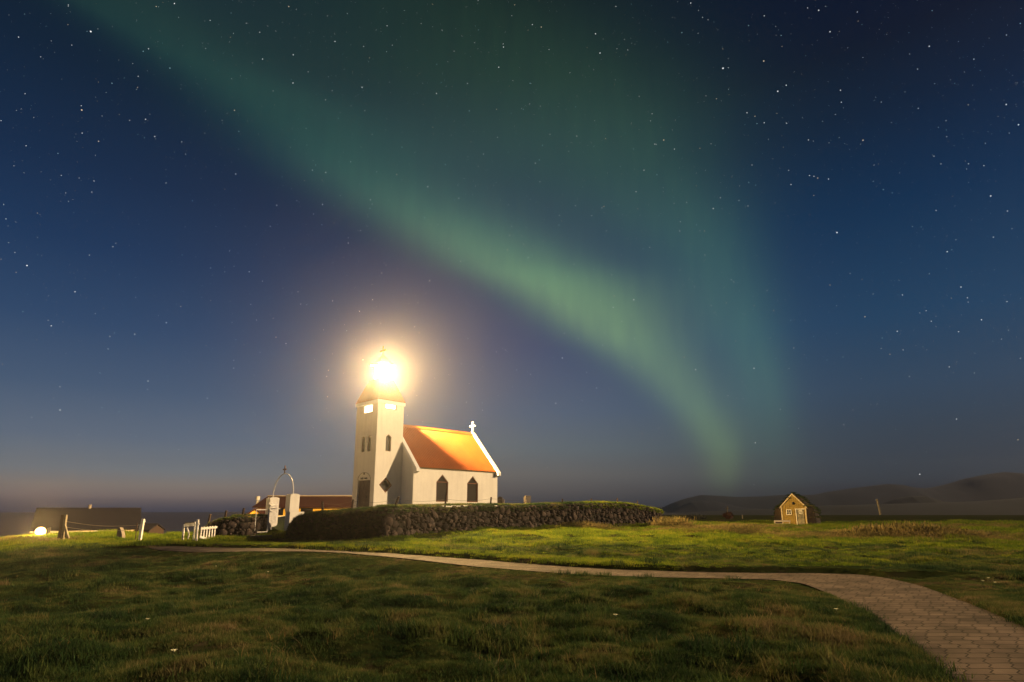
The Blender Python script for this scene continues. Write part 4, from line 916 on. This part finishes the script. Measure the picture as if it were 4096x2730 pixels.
tm.add(vs, fs); tmo = tm.build('turf_body', turfwall_m, hut, smooth=True)
HUTV = np.array(vs)
# bench
def bpt(px, py, Y): return at(px, py, Y)
bn = empty('bench', z(at(3130,2108,52.5),zb_h), 'weathered plank bench in front of the turf hut', 'bench')
Yc = 52.6; bex = np.array([.97,.22,0]); b0 = z(at(3098,2100,Yc),0); zs_ = zat(3130,2090,Yc); L_b = 1.63
for nm, zz_, o, hh__, dp_ in (('backrest', zat(3130,2087,Yc)+.03, .0, .07, .02), ('seat', zat(3130,2103,Yc), -.14, .035, .17), ('rail', zat(3130,2095,Yc)-.02,.0,.02,.02)):
    c_ = b0+bex*L_b/2+np.array([0,1.,0])*o; MB().box(z(c_, zz_), bex*L_b/2, np.array([-.22,.97,0])*dp_, UP*hh__).build(nm, bench_m, bn)
for f_ in (.05,.95):
    for o in (-.25,.03): c_ = b0+bex*L_b*f_+np.array([0,1.,0])*o; zt__ = zat(3130,2103,Yc)-.036 if o < 0 else zat(3130,2087,Yc)-.045; MB().box(z(c_,(zt__+zb_h-.1)/2), bex*.03, np.array([-.22,.97,0])*.03, UP*(zt__-zb_h+.1)/2).build('leg', bench_m, bn)

# right-hand posts, pole, bush
o = MB().bar(at(3522,2060,46), at(3508,1998,46), .10).build('marker_post', greywood, bevel=.01); tag(o, 'pale leaning wooden post standing in tall grass right of the hut', 'post')
o = MB().bar(at(2970,2076,80), at(2969,2061,80), .10).build('marker_post', greywood); tag(o, 'tiny distant fence post left of the hut', 'post')
up_ = MB(); up_.tube([at(2911,2070,110), at(2909,2025,110)], .09, 6); up_.bar(at(2901,2036,110), at(2918,2034,110), .10); tag(up_.build('utility_pole', greywood), 'distant wooden pole with a crossbar against the dark plain', 'pole')
def blob(name, px, py, Y, sx_, sz_, lb, m, cat='bush'):
    c = at(px, py, Y); mb = MB().sphere((c[0], Y, c[2]), 1, 22, 12, (sx_, sx_*.7, sz_)); cc = np.array([c[0], Y, c[2]])
    mb.v = [tuple(cc+(np.array(v)-cc)*(.8+.5*mnoise.noise(Vector((np.array(v)-cc).tolist())*1.6+Vector((px,0,0))))) for v in mb.v]
    lr = random.Random(px); 
    for k_ in range(420):
        t1 = lr.uniform(0, 2*math.pi); t2 = lr.uniform(0, 1); c2 = cc+np.array([math.cos(t1)*sx_*math.sqrt(1-t2*t2), math.sin(t1)*sx_*.7*math.sqrt(1-t2*t2), t2*sz_])*lr.uniform(.85,1.1); d1_ = np.array([lr.uniform(-1,1) for _ in range(3)])*.16; d2_ = np.array([lr.uniform(-1,1) for _ in range(3)])*.16
        mb.add([c2, c2+d1_, c2+d2_], [(0,1,2)])
    tag(mb.build(name, m), lb, cat)
blob('bush', 2780, 2074, 85, 1.6, .45, 'low black bush on the meadow edge right of the stone wall', mat('dark_foliage', (.01,.012,.006), 1, (.02,.022,.01), 3))
blob('bush', 2913, 2067, 85, .75, .55, 'small reddish bush in front of the distant pole', mat('reddish_foliage', (.035,.014,.008), 1, (.05,.022,.012), 3))

# ------------------------------------------------------------------ far hills
def hills(name, rows_, Y, m, dep, zb_, seed):
    P = np.array([at(px, py, Y) for px, py in rows_]); s = np.linspace(0, len(P)-1, 260); X = np.interp(s, range(len(P)), P[:,0]); Zr_ = np.interp(s, range(len(P)), P[:,2])
    for _ in range(3): Zr_[1:-1] = (Zr_[:-2]+2*Zr_[1:-1]+Zr_[2:])/4
    nd_ = 24; tt = np.linspace(-1, 1, nd_); G = np.zeros((nd_, 260, 3))
    for i, t_ in enumerate(tt):
        k_ = math.cos(t_*math.pi/2)**.8 if abs(t_) < 1 else 0; yv = Y+t_*dep; q_ = yv/Y if t_ < 0 else yv/Y
        hgt = (Zr_-zb_)*k_ + (Zr_-zb_)*.14*fbm(X/dep*2.2, np.full(260, t_*2.0+seed), 4, seed)*min(1, abs(t_)*3)*k_*1.5
        G[i,:,0] = X*(1+(q_-1)*.6); G[i,:,1] = yv; G[i,:,2] = zb_+hgt
    return tag(grid_obj(name, G[...,0], G[...,1], G[...,2], m), kind='structure')
hills('far_hills', [(2560,2065),(2640,2042),(2690,2014),(2740,1996),(2800,1981),(2870,1984),(2950,1989),(3050,1986),(3120,1981),(3250,1981),(3300,1970),(3400,1955),(3500,1943),(3545,1938),(3600,1942),(3640,1951),(3690,1955),(3730,1950),(3780,1940),(3860,1915),(3950,1897),(4010,1889),(4060,1893),(4130,1897),(4250,1905),(4500,1930),(4900,1980)], 630, hill_m, 120, -3.5, 4)
hills('middle_hills', [(2640,2064),(2700,2036),(2760,2010),(2800,2003),(2850,2005),(2900,2016),(2960,2030),(3050,2036),(3300,2040)], 520, hill_m, 60, -3.5, 8)
hills('round_hill', [(3480,2030),(3540,2012),(3580,1998),(3630,1986),(3690,1984),(3720,1993),(3760,2006),(3850,2012),(4000,2016)], 390, far_m, 50, -3.5, 12)
hills('low_ridge', [(2600,2075),(2690,2060),(2800,2047),(2960,2041),(3150,2034),(3300,2023),(3520,2018),(3700,2012),(3900,2006),(4096,1992),(4400,1982),(4900,1975)], 290, far_m, 70, -3.5, 15)
hills('coast_hills', [(2000,2040),(2060,2028),(2140,2014),(2180,2009),(2230,2013),(2330,2022),(2500,2026),(2700,2030)], 690, hill_m, 60, -3.5, 17)

# ------------------------------------------------------------------ grass
def tuft(name, n, h, spread, wd, bend, m, seed, seed_head=False):
    r_ = random.Random(seed); mb_v = []; mb_f = []
    for i in range(n):
        a = r_.uniform(0, 2*math.pi); d = spread*math.sqrt(r_.random()); x, y = d*math.cos(a), d*math.sin(a); hgt = h*r_.uniform(.45, 1); la = r_.uniform(0, 2*math.pi); lb = bend*r_.uniform(.2,1)*hgt
        wx_, wy_ = math.cos(la+1.57)*wd*r_.uniform(.7,1.2), math.sin(la+1.57)*wd; o = len(mb_v); segs = 3
        for k_ in range(segs):
            f_ = k_/segs; ww = 1-f_*.75; cx__, cy__ = x+math.cos(la)*lb*f_*f_, y+math.sin(la)*lb*f_*f_; zz_ = hgt*f_*(1-.12*f_)
            mb_v += [(cx__-wx_*ww, cy__-wy_*ww, zz_-.01), (cx__+wx_*ww, cy__+wy_*ww, zz_-.01)]
        mb_v.append((x+math.cos(la)*lb, y+math.sin(la)*lb, hgt*.88))
        for k_ in range(segs-1): mb_f.append((o+2*k_, o+2*k_+1, o+2*k_+3, o+2*k_+2))
        mb_f.append((o+2*segs-2, o+2*segs-1, o+2*segs))
        if seed_head and r_.random() < .5:
            o = len(mb_v); tx_, ty_ = x+math.cos(la)*lb, y+math.sin(la)*lb; q = wd*3.5; mb_v += [(tx_-q,ty_,hgt*.8),(tx_+q,ty_,hgt*.84),(tx_,ty_+q*.4,hgt*1.06)]; mb_f.append((o,o+1,o+2))
    me = bpy.data.meshes.new(name); me.from_pydata(mb_v, [], mb_f); me.materials.append(m); return bpy.data.objects.new(name, me)
def coll(name, objs):
    c = bpy.data.collections.new(name)
    for o in objs: c.objects.link(o)
    return c
c_short = coll('short_tufts', [tuft('short_tuft', 46, .055, .13, .0035, .9, lawn_m, s) for s in (1,2,3,4)])
c_mid = coll('mid_tufts', [tuft('mid_tuft', 34, .12, .20, .006, .8, lime_m, s) for s in (5,6,7)])
c_tall = coll('tall_tufts', [tuft('tall_tuft', 44, .42, .42, .0045, .8, dry_m, s, True) for s in (8,9,10)])
c_clump = coll('lawn_clumps', [tuft('lawn_clump', 60, .13, .14, .005, .9, lawn_m, s) for s in (11,12)])
def scatter(name, label, P, sclv, c, cat='grass'):
    me = bpy.data.meshes.new(name); me.from_pydata(P.tolist(), [], []); a = me.attributes.new('scl', 'FLOAT', 'POINT'); a.data.foreach_set('value', sclv.astype(np.float32)); r_ = me.attributes.new('rotz', 'FLOAT', 'POINT'); r_.data.foreach_set('value', rng.uniform(0, 6.283, len(P)).astype(np.float32))
    o = bpy.data.objects.new(name, me); C.objects.link(o); tag(o, label, cat, kind='stuff')
    g_ = bpy.data.node_groups.new(name+'_nodes', 'GeometryNodeTree'); g_.interface.new_socket('Geometry', in_out='INPUT', socket_type='NodeSocketGeometry'); g_.interface.new_socket('Geometry', in_out='OUTPUT', socket_type='NodeSocketGeometry')
    n = g_.nodes; l = g_.links; gi = n.new('NodeGroupInput'); go_ = n.new('NodeGroupOutput'); ip = n.new('GeometryNodeInstanceOnPoints'); ci = n.new('GeometryNodeCollectionInfo'); ci.inputs[0].default_value = c; ci.inputs[1].default_value = True; ci.inputs[2].default_value = True
    na = n.new('GeometryNodeInputNamedAttribute'); na.data_type = 'FLOAT'; na.inputs[0].default_value = 'scl'; nr_ = n.new('GeometryNodeInputNamedAttribute'); nr_.data_type = 'FLOAT'; nr_.inputs[0].default_value = 'rotz'; cx3 = n.new('ShaderNodeCombineXYZ')
    l.new(nr_.outputs[0], cx3.inputs[2]); l.new(gi.outputs[0], ip.inputs['Points']); l.new(ci.outputs[0], ip.inputs['Instance']); ip.inputs['Pick Instance'].default_value = True; l.new(cx3.outputs[0], ip.inputs['Rotation']); l.new(na.outputs[0], ip.inputs['Scale']); l.new(ip.outputs[0], go_.inputs[0])
    md = o.modifiers.new('grass', 'NODES'); md.node_group = g_; return o
def pts_in(n, y0, y1, umax=1.0, power=1.0, ulo=None):
    """points with density falling with distance"""
    y = np.exp(rng.uniform(math.log(y0), math.log(y1), n)) if power else rng.uniform(y0, y1, n)
    u = rng.uniform(-umax if ulo is None else ulo, umax, n); return u*(y+.6), y
wallmask = lambda x, y: inside(x, y, ypoly)
# mown lawn: everything near, both sides of the path
x, y = pts_in(76000, 3.5, 27, .97); sd = path_sd(x, y); dens = .55+1.2*vnoise(x*.55, y*.55, 41)+.5*fbm(x*2.3, y*2.3, 2, 42)
bare = fbm(x*.9+7, y*.9, 3, 55) > .235; bare &= y < 13.5
k_ = (sd > -.05*vnoise(x*3, y*3, 44)) & (rng.random(len(x)) < dens) & ~wallmask(x, y) & ~(bare & (rng.random(len(x)) < .85)); x, y = x[k_], y[k_]
sc1 = (.42+.85*vnoise(x*.8, y*.8, 61)) * (.8+y*.045); sc1 *= np.where(rng.random(len(x)) < .03, 1.7, 1); sdk = path_sd(x, y); sc1 *= np.where(y > 11, np.clip(.28+sdk*.26, .28, 1), 1)
scatter('lawn_grass', 'short mown lawn grass with worn patches in the foreground', np.stack([x, y, T(x, y)], 1), sc1, c_short)
# coarse clumps in the lawn
x, y = pts_in(5200, 4, 24, .97); sd = path_sd(x, y); k_ = (sd > .05) & (fbm(x*.7, y*.7, 3, 71) > .03) & ~wallmask(x, y); x, y = x[k_], y[k_]
scatter('grass_clumps', 'darker coarse grass clumps dotted over the foreground lawn', np.stack([x, y, T(x, y)-.01], 1), rng.uniform(.5, 1.3, len(x))*(.8+.03*y), c_clump)
c_straw = coll('straw_blades', [tuft('straw_blade', 5, .10, .05, .0030, 1.6, dry_m, s) for s in (21,22,23)])
x, y = pts_in(2600, 3.8, 18, .97); k_ = (path_sd(x, y) > .05) & (fbm(x*.8+3, y*.8, 3, 66) > -.02); x, y = x[k_], y[k_]
scatter('straw_blades', 'scattered dry straw coloured blades in the foreground lawn', np.stack([x, y, T(x, y)+.01], 1), rng.uniform(.5, 1.5, len(x)), c_straw)
tc_ = [ground_hit(2080, 2690), ground_hit(1700, 2560), ground_hit(2420, 2560), ground_hit(2700, 2440)]
q2 = np.concatenate([np.stack([c[0]+rng.normal(0, .22, 26), c[1]+rng.normal(0, .10, 26)], 1) for c in tc_])
scatter('grass_tussocks', 'large shaggy grass tussocks at the bottom edge of the lawn', np.stack([q2[:,0], q2[:,1], T(q2[:,0], q2[:,1])-.01], 1), rng.uniform(.8, 1.5, len(q2)), c_clump)
# longer fresh grass between path and wall and across the right
x, y = pts_in(60000, 15, 62, 1.0, ulo=-1.0); sd = path_sd(x, y); beyond = y > far_y(x)
k_ = (sd > .05) & beyond & ~wallmask(x, y) & (rng.random(len(x)) < .5+vnoise(x*.5, y*.5, 81)); k_ &= ~((x < -6) & (y > 36)); x, y = x[k_], y[k_]
s2 = (.45+1.1*vnoise(x*.6, y*.6, 91)**1.3) * (.62+.022*y) * (.75+.6*sstep(20, 29, y))
scatter('meadow_grass', 'longer fresh grass between the path and the stone wall', np.stack([x, y, T(x, y)-.01], 1), s2, c_mid)
# turf on the wall top and around the church
xs, ys, zs__ = [], [], []
for A, NN in ((WB, WN), (WLB, WLN)):
    m = 4200 if A is WB else 1300; i = rng.uniform(0, len(A)-1.01, m); ii = i.astype(int); o = rng.uniform(-.05, 1.15, m)
    f_ = (i-ii)[:,None]; Q = A[ii]*(1-f_)+A[ii+1]*f_; xs.append(Q[:,0]-NN[ii,0]*o); ys.append(Q[:,1]-NN[ii,1]*o); zs__.append(Q[:,3]+.03+(o > .0)*.03-(Q[:,3]-Q[:,2])*.0)
nb_ = 2600; ii = rng.integers(2, max(3, int(STF*259)), nb_); hh_ = rng.random(nb_)**1.3; xs.append(WB[ii,0]+WN[ii,0]*(.20-.16*hh_)); ys.append(WB[ii,1]+WN[ii,1]*(.20-.16*hh_)); zs__.append(WB[ii,2]+(WB[ii,3]-WB[ii,2])*hh_-.03)
nb_ = 900; ii = rng.integers(int(STF*259), 258, nb_); hh_ = np.where(rng.random(nb_) < .5, rng.random(nb_)*.14, .80+.16*rng.random(nb_)); xs.append(WB[ii,0]+WN[ii,0]*(.22-.1*hh_)); ys.append(WB[ii,1]+WN[ii,1]*(.22-.1*hh_)); zs__.append(WB[ii,2]+(WB[ii,3]-WB[ii,2])*hh_-.03)
P3_ = np.stack([np.concatenate(xs), np.concatenate(ys), np.concatenate(zs__)], 1)
hv = HUTV[(HUTV[:,2] > zb_h+.75)]; hv = hv[rng.integers(0, len(hv), 900)] + rng.normal(size=(900,3))*[.12,.12,.02]
scatter('hut_roof_grass', 'rough dark grass growing on the roof of the turf hut', hv, rng.uniform(.5, 1.3, 900), c_clump)
br_ = (P3_[:,0]/P3_[:,1]*2383+2048 > 2330) & (rng.random(len(P3_)) < .8)  # tuft colour carries the roof's shade on the left, lamplight on the right
scatter('wall_top_grass', 'rough grass coloured dark for shade along the turf top of the walls', P3_[~br_], rng.uniform(.5, 1.5, int((~br_).sum()))*.75, c_clump)
scatter('wall_end_grass', 'grass coloured bright for lamplight on the right end of the stone wall', P3_[br_], rng.uniform(.5, 1.3, int(br_.sum())), c_mid)
# dry tall grass at the right
XX, YY_, SS = [], [], []
def patch(px, py, Y, rx, ry, n, s0, s1):
    c = at(px, py, Y); a = rng.uniform(0, 6.283, n); r_ = np.sqrt(rng.random(n))*(1+.25*rng.normal(size=n)); x_ = c[0]+rx*r_*np.cos(a); y_ = Y+ry*r_*np.sin(a); XX.append(x_); YY_.append(y_); SS.append((s0+(s1-s0)*np.exp(-1.6*r_**2))*rng.uniform(.8, 1.15, n))
patch(3590,2150,31,3.0,2.5,600,.6,1.9); patch(3640,2150,31,6.5,3.8,1200,.3,1.2); patch(3500,2140,34,3.5,4,260,.4,1.0); patch(3850,2140,32,3.5,3,220,.3,.8); patch(2690,2125,41,1.2,1,110,1.0,1.9)
patch(2850,2135,36,4.5,3,420,.5,1.1); patch(3000,2125,42,5,3,320,.4,1.0); patch(3300,2150,33,5,3,280,.3,.8); patch(2350,2113,36.5,2.2,.7,110,.6,1.1); patch(4000,2240,20,2.5,2,110,.25,.5); patch(100,2150,29,4,1.5,260,.35,.8); patch(3950,2120,45,8,6,300,.4,1.0)
x, y = np.concatenate(XX), np.concatenate(YY_); s3 = np.concatenate(SS); k_ = (path_sd(x, y) > .4) & ~wallmask(x, y); x, y, s3 = x[k_], y[k_], s3[k_]
scatter('dry_tall_grass', 'tall dry brown grass in loose stands on the right of the meadow', np.stack([x, y, T(x, y)-.03], 1), s3, c_tall)

# a few flowers
GF = 'pale flowers in the grass'
for px, py, lb in ((3932,2338,'pale yellow flower, left of three beside the path at the right'),(3955,2331,'pale yellow flower, middle of three beside the path at the right'),(3981,2345,'large pale yellow flower, right of three beside the path at the right'),
                   (862,2272,'small pale flower in the dark lawn at the upper left'),(1070,2296,'small pale flower near the bare soil patch on the left lawn'),(585,2508,'pale flower lying in the dark lawn at the left'),(3346,2476,'pale flower close to the paved path edge'),(2461,2513,'round seed head in the lower middle of the lawn'),(684,2680,'pale tuft in the lower left lawn')):
    p = ground_hit(px, py); p = np.array([p[0], p[1], float(T(np.array([p[0]]), np.array([p[1]]))[0])]); rt = empty('flower', p, lb, 'flower', GF); hgt = .09
    MB().tube([p, p+np.array([.01,0,hgt])], .003, 5).build('stem', stem_m, rt); hd = p+np.array([.01,0,hgt]); mb = MB().sphere(hd, .012, 8, 5)
    for k2 in range(8):
        a = k2*math.pi/4; d_1 = np.array([math.cos(a), math.sin(a), .25])*.032; sd_ = np.array([-math.sin(a), math.cos(a), 0])*.009; mb.add([hd-sd_, hd+d_1-sd_*.6, hd+d_1+sd_*.6, hd+sd_], [(0,1,2,3)])
    mb.build('petals', flower_m, rt)

# ------------------------------------------------------------------ stars
bright = [(363,127,3.0),(327,441,2.6),(108,1063,2.4),(1448,350,1.6),(1050,237,1.4),(938,442,1.5),(582,478,1.3),(1107,822,1.6),(1290,819,1.3),(1393,973,1.5),(665,1292,1.9),(723,1227,1.7),(2892,274,3.4),(3055,245,2.3),(3111,366,2.4),
          (3145,342,1.7),(2655,561,2.3),(2853,835,1.9),(3348,931,2.8),(3452,562,2.2),(3320,128,1.8),(3717,186,1.8),(3362,362,1.6),(3365,410,1.5),(3271,713,1.4),(3238,703,1.2),(3256,706,1.2),(3314,717,1.3),(3164,739,1.3),(3057,492,1.4),(3020,466,1.2),(2988,452,1.3),
          (3789,1008,1.6),(3844,1149,1.5),(3963,785,1.9),(4074,500,1.7),(4025,419,1.7),(2400,213,1.8),(2382,136,1.5),(2165,109,1.4),(2763,13,1.5),(3275,42,1.7),(3460,1268,1.8),(3926,1280,1.5),(3589,1326,1.5),(2249,1433,2.1),(2223,1614,2.2),(2386,1553,1.6),(2535,1200,1.6),
          (3021,1772,1.6),(2782,1479,1.7),(3016,1474,1.5),(3679,1898,2.6),(3826,1677,1.5),(4072,1760,1.7),(240,1641,1.8),(829,1594,1.5),(592,1525,1.7),(1314,1482,1.6),(1310,1588,1.7),(1104,1350,1.6),(1144,1375,1.5),(1490,1200,1.2),(1718,1124,1.5),(1438,1246,1.3),(2030,1000,1.4),(997,1088,1.5),(539,1338,1.6),(300,1168,1.4),(205,1304,1.5),
          (698,15,1.6),(1155,27,1.4),(1340,167,1.5),(1173,220,1.5),(1172,333,1.5),(2014,189,1.4),(1995,270,1.4),(1746,375,1.4),(1711,748,1.3),(1587,699,1.2),(619,547,1.4),(394,566,1.4),(943,697,1.5),(1303,691,1.3)]
st = {'w': MB(), 'b': MB(), 'o': MB()}; DST = 9000.0
def star(px, py, r, c):
    d = ray(px, py); d = d/np.linalg.norm(d); p = np.array([0,0,CH]) + d*DST; a = np.cross(d, UP); a /= np.linalg.norm(a); b_ = np.cross(a, d)
    st[c].add([p+a*r, p+b_*r, p-a*r, p-b_*r, p-d*r, p+d*r], [(0,1,4),(1,2,4),(2,3,4),(3,0,4),(1,0,5),(2,1,5),(3,2,5),(0,3,5)])
PXM = DST/596.0                                     # metres per render pixel out there
for px, py, m_ in bright: star(px, py, PXM*(.17+.145*m_), 'o' if (px*7+py) % 6 == 0 else 'w')
for i in range(4200):
    px, py = rng.uniform(-300, 4400), rng.uniform(-300, 1950)
    if rng.random() < (py-900)/1500: continue
    m_ = rng.power(.45)*.0 + (rng.random()**5); star(px, py, PXM*(.085+.24*m_), ('w','w','b','w','o','w')[i % 6])
for k2, col, lb in (('w',(1,1,1),'white stars scattered over the night sky'),('b',(.55,.9,1),'faint bluish stars scattered over the night sky'),('o',(1,.75,.5),'faint warm orange stars scattered over the night sky')):
    tag(st[k2].build('stars', emis('starlight_'+k2, col, 1.15 if k2 == 'w' else .9)), lb, 'stars', kind='stuff')

# ------------------------------------------------------------------ haze
hb = MB().box((0, 0, 24), (1150,0,0), (0,790,0), (0,0,40)); ho = hb.build('haze', None and [] or [], None); ho.data.materials.clear()
hmt = bpy.data.materials.new('thin_haze'); hmt.use_nodes = True; t = hmt.node_tree; t.nodes.clear(); pv = t.nodes.new('ShaderNodeVolumePrincipled'); pv.inputs['Density'].default_value = HAZE; pv.inputs['Color'].default_value = (.86,.84,.88,1); pv.inputs['Anisotropy'].default_value = .9
o_ = t.nodes.new('ShaderNodeOutputMaterial'); t.links.new(pv.outputs[0], o_.inputs['Volume']); hmt.cycles.volume_sampling = 'EQUIANGULAR'; ho.data.materials.append(hmt); tag(ho, 'thin night haze filling the air round the church and sea', 'haze', kind='stuff')
for o in bpy.data.objects:
    if '_w' in o: del o['_w']
